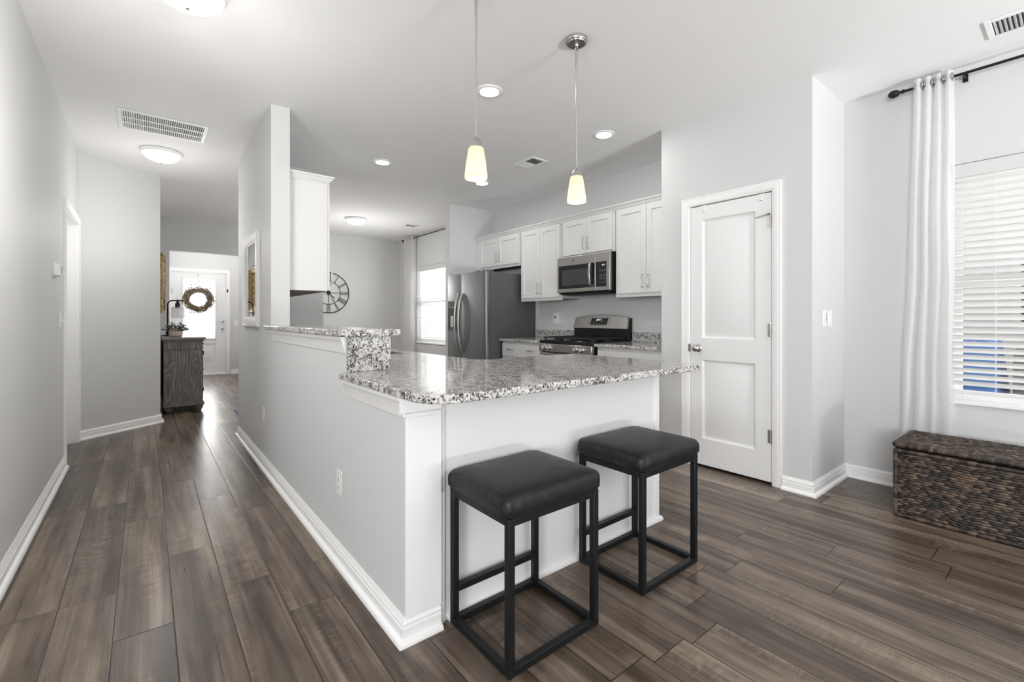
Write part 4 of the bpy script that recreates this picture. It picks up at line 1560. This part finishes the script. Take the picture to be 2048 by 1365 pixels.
Tg_ = facing('+x', 0.126, 0, 0)
t = thing('gilt_frame', 'ornate antique gold frame on the hall wall above the grey dresser', 'picture frame', (0.126, 7.6, 1.2))
gm = MB(Tg_)
frame_ring(gm, 6.98, 8.10, 1.225, 1.955, [(0, 0), (0, 0.030), (0.006, 0.038), (0.014, 0.034), (0.030, 0.060), (0.045, 0.066), (0.055, 0.056), (0.075, 0.050), (0.095, 0.034), (0.11, 0.030), (0.12, 0.012), (0.12, 0)])
gm.build('moulding', M['gold'], t)
mb = MB(Tg_)
frame_ring(mb, 6.975, 8.105, 1.22, 1.96, [(0, 0.0), (0, 0.014), (0.004, 0.016), (0.012, 0.016), (0.012, 0)])
mb.build('back_edge', M['slot'], t)
MB(Tg_).box(7.09, 7.99, 1.335, 1.845, 0.004, 0.010).build('mirror_glass', M['mirror'], t)

# ------------------------------------------------------------------ dresser, lamp, plant
t = thing('dresser', 'grey washed wooden dresser with bun feet at the end of the hall', 'dresser', (0.38, 7.6, 0))
gx0, gx1, gy0, gy1 = 0.168, 0.566, 6.872, 8.25
MB().box(gx0, gx1 - 0.012, gy0, gy1, 0.105, 0.875).build('body', M['greywood'], t, bevel=0.002)
tp = [(0, 0), (0.016, 0.0), (0.018, 0.010), (0.026, 0.022), (0.030, 0.030), (0.030, 0.046), (0, 0.046)]
MB().box(gx0 - 0.02, gx1 + 0.022, gy0 - 0.028, gy1 + 0.028, 0.895, 0.925).build('top', M['greytop'], t, bevel=0.006)
MB().box(gx0 - 0.005, gx1 + 0.006, gy0 - 0.012, gy1 + 0.012, 0.873, 0.895).build('cornice', M['greywood'], t, bevel=0.006)
mb = MB().box(gx0 - 0.004, gx1 + 0.012, gy0 - 0.014, gy1 + 0.014, 0.082, 0.112).box(gx0 - 0.004, gx1 + 0.004, gy0 - 0.006, gy1 + 0.006, 0.112, 0.128)
mb.build('plinth', M['greywood'], t, bevel=0.006)
MB().box(gx0 - 0.002, gx1 + 0.003, gy0 - 0.006, gy1 + 0.006, 0.778, 0.792).build('waist_moulding', M['greywood'], t, bevel=0.004)
for i in range(3):
    a = gy0 + 0.03 + i * (gy1 - gy0 - 0.06) / 3
    b = a + (gy1 - gy0 - 0.06) / 3 - 0.01
    dd = leaf(MB(facing('+x', gx1 - 0.002, a, 0.14)), b - a, 0.62, 0.012, [(0.05, b - a - 0.05, 0.05, 0.57)], SH).build('door', M['greywood'], t)
    MB().ball((gx1 + 0.012, (a + b) / 2, 0.50), 0.012, 12, 8).build('knob', M['black'], dd)
    dw = MB().box(gx1 - 0.012, gx1 - 0.002, a, b, 0.795, 0.868).build('drawer', M['greywood'], t, bevel=0.002)
    MB().ball((gx1 + 0.010, (a + b) / 2, 0.832), 0.011, 12, 8).build('knob', M['black'], dw)
for z in (0.245, 0.70):
    MB().tube([(gx1, gy0 + 0.030, z), (gx1, gy0 + 0.030, z + 0.05)], 0.006, 8).build('hinge', M['black'], t)
bun = [(0.022, 0.0), (0.026, 0.004), (0.030, 0.018), (0.027, 0.024), (0.038, 0.030), (0.046, 0.046), (0.048, 0.058), (0.044, 0.066), (0.050, 0.070), (0.052, 0.082)]
for x in (gx0 + 0.052, gx1 - 0.045):
    for y in (gy0 + 0.05, gy1 - 0.05):
        MB().lathe(bun, (x, y, 0), 'z', 24).build('leg', M['greywood'], t)

t = thing('table_lamp', 'black table lamp with a hanging clear glass shade on the dresser', 'lamp', (0.225, 7.45, 0.925))
ly = 7.45
MB().lathe([(0.065, 0.925), (0.065, 0.935), (0.055, 0.943), (0.012, 0.947), (0.010, 0.95)], (0.225, ly, 0), 'z', 24).build('base', M['black'], t, angle=50)
MB().lathe([(0.010, 0.943), (0.020, 0.955), (0.024, 0.972), (0.016, 0.985), (0.009, 0.992), (0.008, 0.999)], (0.225, ly, 0), 'z', 16).build('stem_knob', M['black'], t)
pts = [(0.225, ly, 0.955), (0.225, ly, 1.30)] + [(0.225 + 0.055 * (1 - math.cos(a)), ly, 1.335 + 0.055 * math.sin(a)) for a in [PI / 2 * i / 6 for i in range(7)]] + [(0.388, ly, 1.39)]
MB().tube(pts, 0.008, 10).build('arm', M['black'], t)
lx = 0.330
sk_ = MB().lathe([(0.011, 1.405), (0.011, 1.375), (0.016, 1.37), (0.016, 1.36), (0.028, 1.355), (0.028, 1.298), (0.018, 1.290)], (lx, ly, 0), 'z', 20).build('socket', M['black'], t)
MB().lathe([(0.030, 1.312), (0.066, 1.310), (0.073, 1.300), (0.074, 1.16), (0.071, 1.16), (0.070, 1.297), (0.030, 1.307)], (lx, ly, 0), 'z', 32, cap=False).build('glass_shade', M['clearshade'], t)
MB().lathe([(0.012, 1.275), (0.014, 1.25), (0.026, 1.215), (0.030, 1.19), (0.024, 1.168), (0.002, 1.158)], (lx, ly, 0), 'z', 20).build('bulb', M['glass'], t)
MB().tube([(0.225, ly + .05, 0.930), (0.20, ly - .02, 0.930), (0.17, ly - .12, 0.930), (0.152, ly - 0.2, 0.930)], 0.003, 6).build('cord', M['black'], t)

t = thing('potted_plant', 'small grey green plant in a pale clay bowl on the dresser', 'potted plant', (0.290, 6.99, 0.925))
MB().lathe([(0.048, 0.925), (0.064, 0.93), (0.071, 0.955), (0.071, 0.985), (0.066, 1.004), (0.061, 1.004), (0.060, 0.99), (0.002, 0.99)], (0.290, 6.99, 0), 'z', 28, cap=False).build('pot', M['terracotta'], t, angle=60)
r2 = random.Random(11)
fo = MB()
for i in range(230):
    a = r2.uniform(0, 2 * PI)
    e = r2.uniform(0.1, 1.35)
    l = r2.uniform(0.04, 0.10)
    p0 = Vector((0.290 + 0.024 * math.cos(a), 6.99 + 0.03 * math.sin(a), 1.0))
    d = Vector((math.cos(a) * math.cos(e) * 1.15, math.sin(a) * math.cos(e) * 1.15, math.sin(e)))
    p = p0 + d * l
    q = d.cross(Vector((r2.uniform(-1, 1), r2.uniform(-1, 1), r2.uniform(-1, 1)))).normalized()
    s_ = r2.uniform(0.008, 0.014)
    fo.add([tuple(p - d * s_), tuple(p + q * s_ * 0.6), tuple(p + d * s_ * 1.3), tuple(p - q * s_ * 0.6)], [[0, 1, 2, 3]])
    if i % 3 == 0:
        fo.tube([tuple(p0), tuple(p)], 0.0012, 4)
fo.build('foliage', M['leaf'], t, recalc=False)

# ------------------------------------------------------------------ wreath on the front door
WC = (0.825, FY - 0.045, 1.535)
t = thing('wreath', 'twig wreath with sparse leaves hanging on the front door glass', 'wreath', WC)
r2 = random.Random(5)
tw = MB()
for i in range(44):
    ph, R_ = r2.uniform(0, 2 * PI), 0.197 + r2.uniform(-0.04, 0.04)
    k1, k2, k3 = r2.uniform(2, 5), r2.uniform(2, 6), r2.uniform(0, 6)
    pts = []
    n_ = 36
    span = r2.uniform(2.5, 6.2)
    for j in range(n_ + 1):
        a = ph + span * j / n_
        rr = R_ + 0.022 * math.sin(k1 * a + k3)
        pts.append((WC[0] + rr * math.cos(a) * 1.05, WC[1] + 0.018 * math.sin(k2 * a), WC[2] + rr * math.sin(a)))
    tw.tube(pts, r2.uniform(0.004, 0.007), 5)
for i in range(70):
    a = r2.uniform(0, 2 * PI)
    a2 = a + r2.uniform(-0.9, 0.9)
    l = r2.uniform(0.03, 0.075)
    rr = 0.195 + r2.uniform(-0.02, 0.04)
    p = Vector((WC[0] + rr * math.cos(a) * 1.05, WC[1] - 0.01, WC[2] + rr * math.sin(a)))
    tw.tube([tuple(p), tuple(p + Vector((math.cos(a2) * l, r2.uniform(-.02, .02), math.sin(a2) * l)))], [0.004, 0.0015], 4)
tw.build('twig_ring', M['twig'], t)
lf = MB()
for i in range(220):
    a = r2.uniform(0, 2 * PI)
    rr = 0.195 + r2.gauss(0.012, 0.035)
    p = Vector((WC[0] + rr * math.cos(a) * 1.05, WC[1] + r2.uniform(-0.03, 0.015), WC[2] + rr * math.sin(a)))
    d = Vector((math.cos(a + r2.uniform(-1, 1)), r2.uniform(-.4, .4), math.sin(a + r2.uniform(-1, 1)))).normalized()
    q = d.cross(Vector((r2.uniform(-.4, .4), 1, r2.uniform(-.4, .4)))).normalized()
    s_ = r2.uniform(0.012, 0.024)
    lf.add([tuple(p - d * s_), tuple(p + q * s_ * 0.4), tuple(p + d * s_), tuple(p - q * s_ * 0.4)], [[0, 1, 2, 3]])
lf.build('leaves', M['leafgreen'], t, recalc=False)
mb = MB().box(WC[0] - 0.008, WC[0] + 0.008, FY + 0.012, FY + 0.016, 1.86, 2.078).tube([(WC[0], FY + 0.01, 1.87), (WC[0], FY - 0.02, 1.86), (WC[0], FY - 0.035, 1.80), (WC[0], FY - 0.045, 1.735)], 0.003, 6)
mb.build('hanger', M['nickel'], t)

# ------------------------------------------------------------------ clock with roman numerals on the dining wall
CC = (2.655, YF, 1.632)
t = thing('wall_clock', 'round open iron clock with roman numerals on the dining wall', 'clock', CC)
R1, R2, yc = 0.375, 0.215, YF - 0.02


def on_clock(r, a, dy=0.0):
    return (CC[0] + r * math.sin(a), yc + dy, CC[2] + r * math.cos(a))


mb = MB()
for R_, th in ((R1, 0.008), (R2, 0.0055)):
    mb.tube([on_clock(R_, 2 * PI * k / 72) for k in range(72)], th, 8, closed=True)
for k in range(4):
    mb.tube([on_clock(0.0, 0), on_clock(R2, k * PI / 2)], 0.0045, 6)
for k in (2, 8):
    mb.tube([on_clock(R1, 2 * PI * k / 12 + 0.26), (on_clock(R1, 2 * PI * k / 12 + 0.26)[0], YF, on_clock(R1, 2 * PI * k / 12 + 0.26)[2])], 0.004, 6)
mb.build('frame', M['clock'], t)
num = ['XII', 'I', 'II', 'III', 'IIII', 'V', 'VI', 'VII', 'VIII', 'IX', 'X', 'XI']
for k, sr in enumerate(num):
    a = 2 * PI * k / 12
    wds = {'I': 0.022, 'V': 0.055, 'X': 0.055}
    tot = sum(wds[c] for c in sr)
    x = -tot / 2
    mb = MB()

    def pt(xx, rr):
        # local tangent offset xx, radius rr
        return (CC[0] + rr * math.sin(a) + xx * math.cos(a), yc, CC[2] + rr * math.cos(a) - xx * math.sin(a))
    for c in sr:
        w_ = wds[c]
        xm = x + w_ / 2
        ra, rb = R2 + 0.002, R1 - 0.002
        if c == 'I':
            mb.tube([pt(xm, ra), pt(xm, rb)], 0.0045, 6)
        elif c == 'V':
            mb.tube([pt(xm, ra), pt(xm - 0.020, rb)], 0.0050, 6)
            mb.tube([pt(xm, ra), pt(xm + 0.020, rb)], 0.0035, 6)
        else:
            mb.tube([pt(xm + 0.020, ra), pt(xm - 0.020, rb)], 0.0050, 6)
            mb.tube([pt(xm - 0.020, ra), pt(xm + 0.020, rb)], 0.0035, 6)
        x += w_
    mb.build('numeral', M['clock'], t)
MB().lathe([(0.001, -0.012), (0.036, -0.012), (0.036, 0.012), (0.001, 0.012)], (CC[0], yc, CC[2]), 'y', 28).build('movement', M['clock'], t)
ah, am_ = math.radians(134), math.radians(150)
MB().tube([on_clock(-0.06, ah, -.016), on_clock(0.10, ah, -.016), on_clock(0.125, ah, -.016), on_clock(0.15, ah, -.016)], [0.004, 0.005, 0.011, 0.002], 8).build('hour_hand', M['clock'], t)
MB().tube([on_clock(-0.07, am_, -.02), on_clock(0.15, am_, -.02), on_clock(0.175, am_, -.02), on_clock(0.205, am_, -.02)], [0.004, 0.004, 0.009, 0.002], 8).build('minute_hand', M['clock'], t)


# ------------------------------------------------------------------ ceiling fixtures
def dome_light(label, x, y, watt, drop=0.62):
    t = thing('ceiling_light', label, 'ceiling light', (x, y, H), 'dome ceiling lights')
    MB().lathe([(0.160, H - 0.0), (0.168, H - 0.006), (0.168, H - 0.014), (0.158, H - 0.022), (0.152, H - 0.032), (0.138, H - 0.034)], (x, y, 0), 'z', 48).build('rim', M['trim'], t)
    prof = [(0.140 * math.cos(a), H - 0.030 - 0.072 * math.sin(a)) for a in [PI / 2 * i / 12 for i in range(12)]] + [(0.004, H - 0.102)]
    MB().lathe(prof, (x, y, 0), 'z', 40).build('glass_bowl', M['dome'], t)
    MB().lathe([(0.003, H - 0.100), (0.008, H - 0.104), (0.009, H - 0.110), (0.005, H - 0.116), (0.001, H - 0.118)], (x, y, 0), 'z', 14).build('finial', M['nickel'], t)
    l = bpy.data.lights.new('dome_bulb', 'POINT')
    l.energy, l.color, l.shadow_soft_size = watt, (1.0, 0.98, 0.95), 0.11
    o = bpy.data.objects.new('dome_bulb', l)
    C.objects.link(o)
    o.parent = t
    o.location = (0, 0, -drop)


dome_light('lit dome ceiling light beside the large return grille', 0.118, 5.46, 11.5, 0.8)
dome_light('lit dome ceiling light at the dining ceiling, farthest along', 2.60, 7.20, 32.0, 1.05)
dome_light('lit dome ceiling light cut off by the top picture edge', 0.155, 2.66, 17.0, 0.85)


def can(label, x, y):
    t = thing('recessed_light', label, 'recessed light', (x, y, H), 'recessed ceiling lights')
    MB().lathe([(0.092, H), (0.092, H - 0.003), (0.086, H - 0.008), (0.066, H - 0.010), (0.060, H - 0.004), (0.060, H)], (x, y, 0), 'z', 40, cap=False).build('trim_ring', M['trim'], t)
    MB().lathe([(0.062, H - 0.003), (0.062, H - 0.0065), (0.001, H - 0.007)], (x, y, 0), 'z', 32).build('lens', M['led'], t)


can('lit recessed ceiling light just behind the nearer pendant rod', 1.867, 2.58)
can('lit recessed ceiling light in front of the pantry wall', 3.076, 2.575)
can('lit recessed ceiling light above the end of the sink wall cabinet', 1.869, 4.425)
can('lit recessed ceiling light hidden partly behind the nearer pendant shade', 3.066, 4.385)


def register(label, x0, x1, y0, y1, slats_along_y, pieces, bands=1, name='ceiling_vent'):
    """ceiling grille: frame, dark duct, louvres"""
    t = thing(name, label, 'vent', ((x0 + x1) / 2, (y0 + y1) / 2, H), 'white ceiling vents')
    m_ = 0.028
    fr = MB()
    fr.box(x0, x1, y0, y0 + m_, H - 0.009, H - 0.001).box(x0, x1, y1 - m_, y1, H - 0.009, H - 0.001).box(x0, x0 + m_, y0 + m_, y1 - m_, H - 0.009, H - 0.001).box(x1 - m_, x1, y0 + m_, y1 - m_, H - 0.009, H - 0.001)
    fr.build('frame', M['trim'], t, bevel=0.003)
    MB().box(x0 + m_ - .002, x1 - m_ + .002, y0 + m_ - .002, y1 - m_ + .002, H - 0.0025, H - 0.0008).build('duct', M['duct'], t)
    lo = MB()
    a0, a1 = (y0 + m_, y1 - m_) if slats_along_y else (x0 + m_, x1 - m_)
    b0, b1 = (x0 + m_, x1 - m_) if slats_along_y else (y0 + m_, y1 - m_)
    n_ = pieces
    for i in range(n_):
        c = b0 + (b1 - b0) * (i + 0.5) / n_
        w_ = (b1 - b0) / n_ * 0.30
        sgn = 1 if (bands != 2 or i < n_ / 2) else -1
        q = [(c - w_ * sgn - 0.0012, H - 0.0085), (c - w_ * sgn + 0.0012, H - 0.0085), (c + w_ * sgn * 0.6 + 0.0012, H - 0.0025), (c + w_ * sgn * 0.6 - 0.0012, H - 0.0025)]
        lo.prism(q, 'y' if slats_along_y else 'x', a0, a1) if slats_along_y else lo.prism(q, 'x', a0, a1)
    if bands == 3:
        for k in (1, 2):
            c = a0 + (a1 - a0) * k / 3
            if slats_along_y:
                lo.box(b0, b1, c - 0.008, c + 0.008, H - 0.0095, H - 0.007)
            else:
                lo.box(c - 0.008, c + 0.008, b0, b1, H - 0.0095, H - 0.007)
    lo.build('louvres', M['trim'], t)
    return t


register('large white return air grille in the hall ceiling', -0.172, 0.410, 4.515, 4.955, True, 38, 3, 'return_grille')
register('small white ceiling vent between the two pendant rods', 2.945, 3.150, 3.355, 3.655, False, 14, 2)
register('white ceiling vent above the curtain rod finial', 3.49, 3.725, -0.05, 0.332, False, 18, 1)
register('small white ceiling vent above the dining curtain', 3.40, 3.63, 7.08, 7.32, False, 10, 2)


def pendant(label, x, y):
    t = thing('pendant_light', label, 'pendant light', (x, y, H), 'pendant lights above the peninsula')
    MB().lathe([(0.062, H), (0.062, H - 0.014), (0.059, H - 0.020), (0.053, H - 0.021), (0.050, H - 0.027), (0.001, H - 0.027)], (x, y, 0), 'z', 40).build('canopy', M['nickel'], t)
    ch = MB()
    ch.lathe([(0.010, H - 0.026), (0.012, H - 0.032), (0.008, H - 0.040), (0.003, H - 0.042)], (x, y, 0), 'z', 16)
    ch.tube([(x + 0.010 * math.cos(a), y, H - 0.050 + 0.012 * math.sin(a)) for a in [2 * PI * k / 16 for k in range(16)]], 0.0022, 6, closed=True)
    ch.tube([(x, y + 0.008 * math.cos(a), H - 0.070 + 0.014 * math.sin(a)) for a in [2 * PI * k / 16 for k in range(16)]], 0.0022, 6, closed=True)
    ch.build('loop', M['nickel'], t)
    MB().lathe([(0.009, H - 0.082), (0.0075, H - 0.090), (0.0068, H - 0.16), (0.0052, H - 0.165), (0.0052, 2.01)], (x, y, 0), 'z', 14).build('rod', M['nickel'], t)
    zb = 1.816
    MB().lathe([(0.006, 2.013), (0.010, 2.008), (0.018, 2.000), (0.028, 1.983), (0.033, 1.966), (0.034, 1.960), (0.0, 1.960)], (x, y, 0), 'z', 28, cap=False).build('cap', M['nickel'], t)
    o_ = [(0.026, 1.965), (0.033, 1.963), (0.0365, 1.953), (0.043, 1.914), (0.049, 1.87), (0.0530, 1.837), (0.0535, zb), (0.0500, zb), (0.0495, 1.837), (0.0455, 1.87), (0.0395, 1.914), (0.033, 1.953)]
    MB().lathe(o_, (x, y, 0), 'z', 36, cap=False).build('glass_shade', M['shade'], t)
    MB().ball((x, y, 1.872), (0.017, 0.017, 0.026), 16, 10).build('bulb', M['bulb'], t)
    l = bpy.data.lights.new('pendant_bulb', 'POINT')
    l.energy, l.color, l.shadow_soft_size = 0.9, (1.0, 0.84, 0.62), 0.02
    o = bpy.data.objects.new('pendant_bulb', l)
    C.objects.link(o)
    o.parent = t
    o.location = (0, 0, 1.838 - H)


# unseen point light added behind the header to brighten the entry
l = bpy.data.lights.new('entry_fill', 'POINT')
l.energy, l.color, l.shadow_soft_size = 26, (1.0, 0.98, 0.96), 0.12
o = bpy.data.objects.new('entry_fill', l)
C.objects.link(o)
o.location = (0.95, 9.95, 2.55)

pendant('cream glass pendant light hanging nearer, above the counter corner', 1.216, 1.788)
pendant('cream glass pendant light farther right with its canopy visible', 1.908, 1.795)

# ------------------------------------------------------------------ rug end in the hall
t = MB()
t.box(0.866, 1.55, 6.30, 6.66, 0.001, 0.010)
tag(t.build('entry_rug', M['mat_blue'], bevel=0.003), 'small blue rug peeping out past the full height wall end', 'rug')

# ------------------------------------------------------------------ outside
struct(MB().box(4.3, 16, -12, 14, -0.25, -0.05).build('trim_6', M['grass']), 'grass outside the windows')
struct(MB().box(-4, 6, 11.3, 18, -0.16, -0.02).build('trim_7', M['concrete']), 'pale concrete porch outside the front door')
t = thing('neighbour_house', 'pale sided neighbouring house seen through the blinds', 'house', (9.6, 1.0, -0.1))
MB().box(9.0, 12.0, -6, 10.5, -0.1, 6.4).build('wall', M['siding'], t)
MB().prism([(8.6, 6.4), (12.4, 6.4), (10.5, 8.0)], 'y', -6.3, 10.8).build('roof', M['shingle'], t)
wf = MB().box(8.96, 9.0, -0.3, 0.58, 1.0, 1.95).build('window', M['trim'], t)
MB().box(8.95, 8.96, -0.22, 0.50, 1.08, 1.87).build('pane', M['darkglass'], wf)
# covered pile outside the living room window
mb = MB()
nu, nv = 24, 14
vs, fs = [], []
r2 = random.Random(2)
for j in range(nv + 1):
    for i in range(nu + 1):
        u, v = i / nu, j / nv
        h = 0.92 * min(1, 5 * min(v, 1 - v) + 0.05) * min(1, 14 * min(u, 1 - u) + 0.05)
        vs.append((6.0 + 1.0 * v, 0.42 + 1.05 * u, -0.05 + h * 1.06 + 0.05 * r2.uniform(-1, 1) * (h > 0.3)))
for j in range(nv):
    for i in range(nu):
        p = j * (nu + 1) + i
        fs.append([p, p + 1, p + nu + 2, p + nu + 1])
tag(MB().add(vs, fs).build('tarpaulin', M['tarp'], recalc=False, angle=60), 'blue tarpaulin over a pile outside the living room window', 'tarpaulin')
tag(MB().box(6.1, 6.9, -0.75, 0.395, -0.05, 0.88).build('storage_box', M['greyjunk'], bevel=0.03), 'grey storage box outside the window beside the blue tarpaulin', 'box')
t = thing('yard_board', 'yellow board leaning outside the living room window', 'board', (5.92, 0.92, -0.05))
MB().box(5.90, 5.95, 0.745, 1.1, -0.05, 1.14).build('board', M['yellow'], t, bevel=0.005)
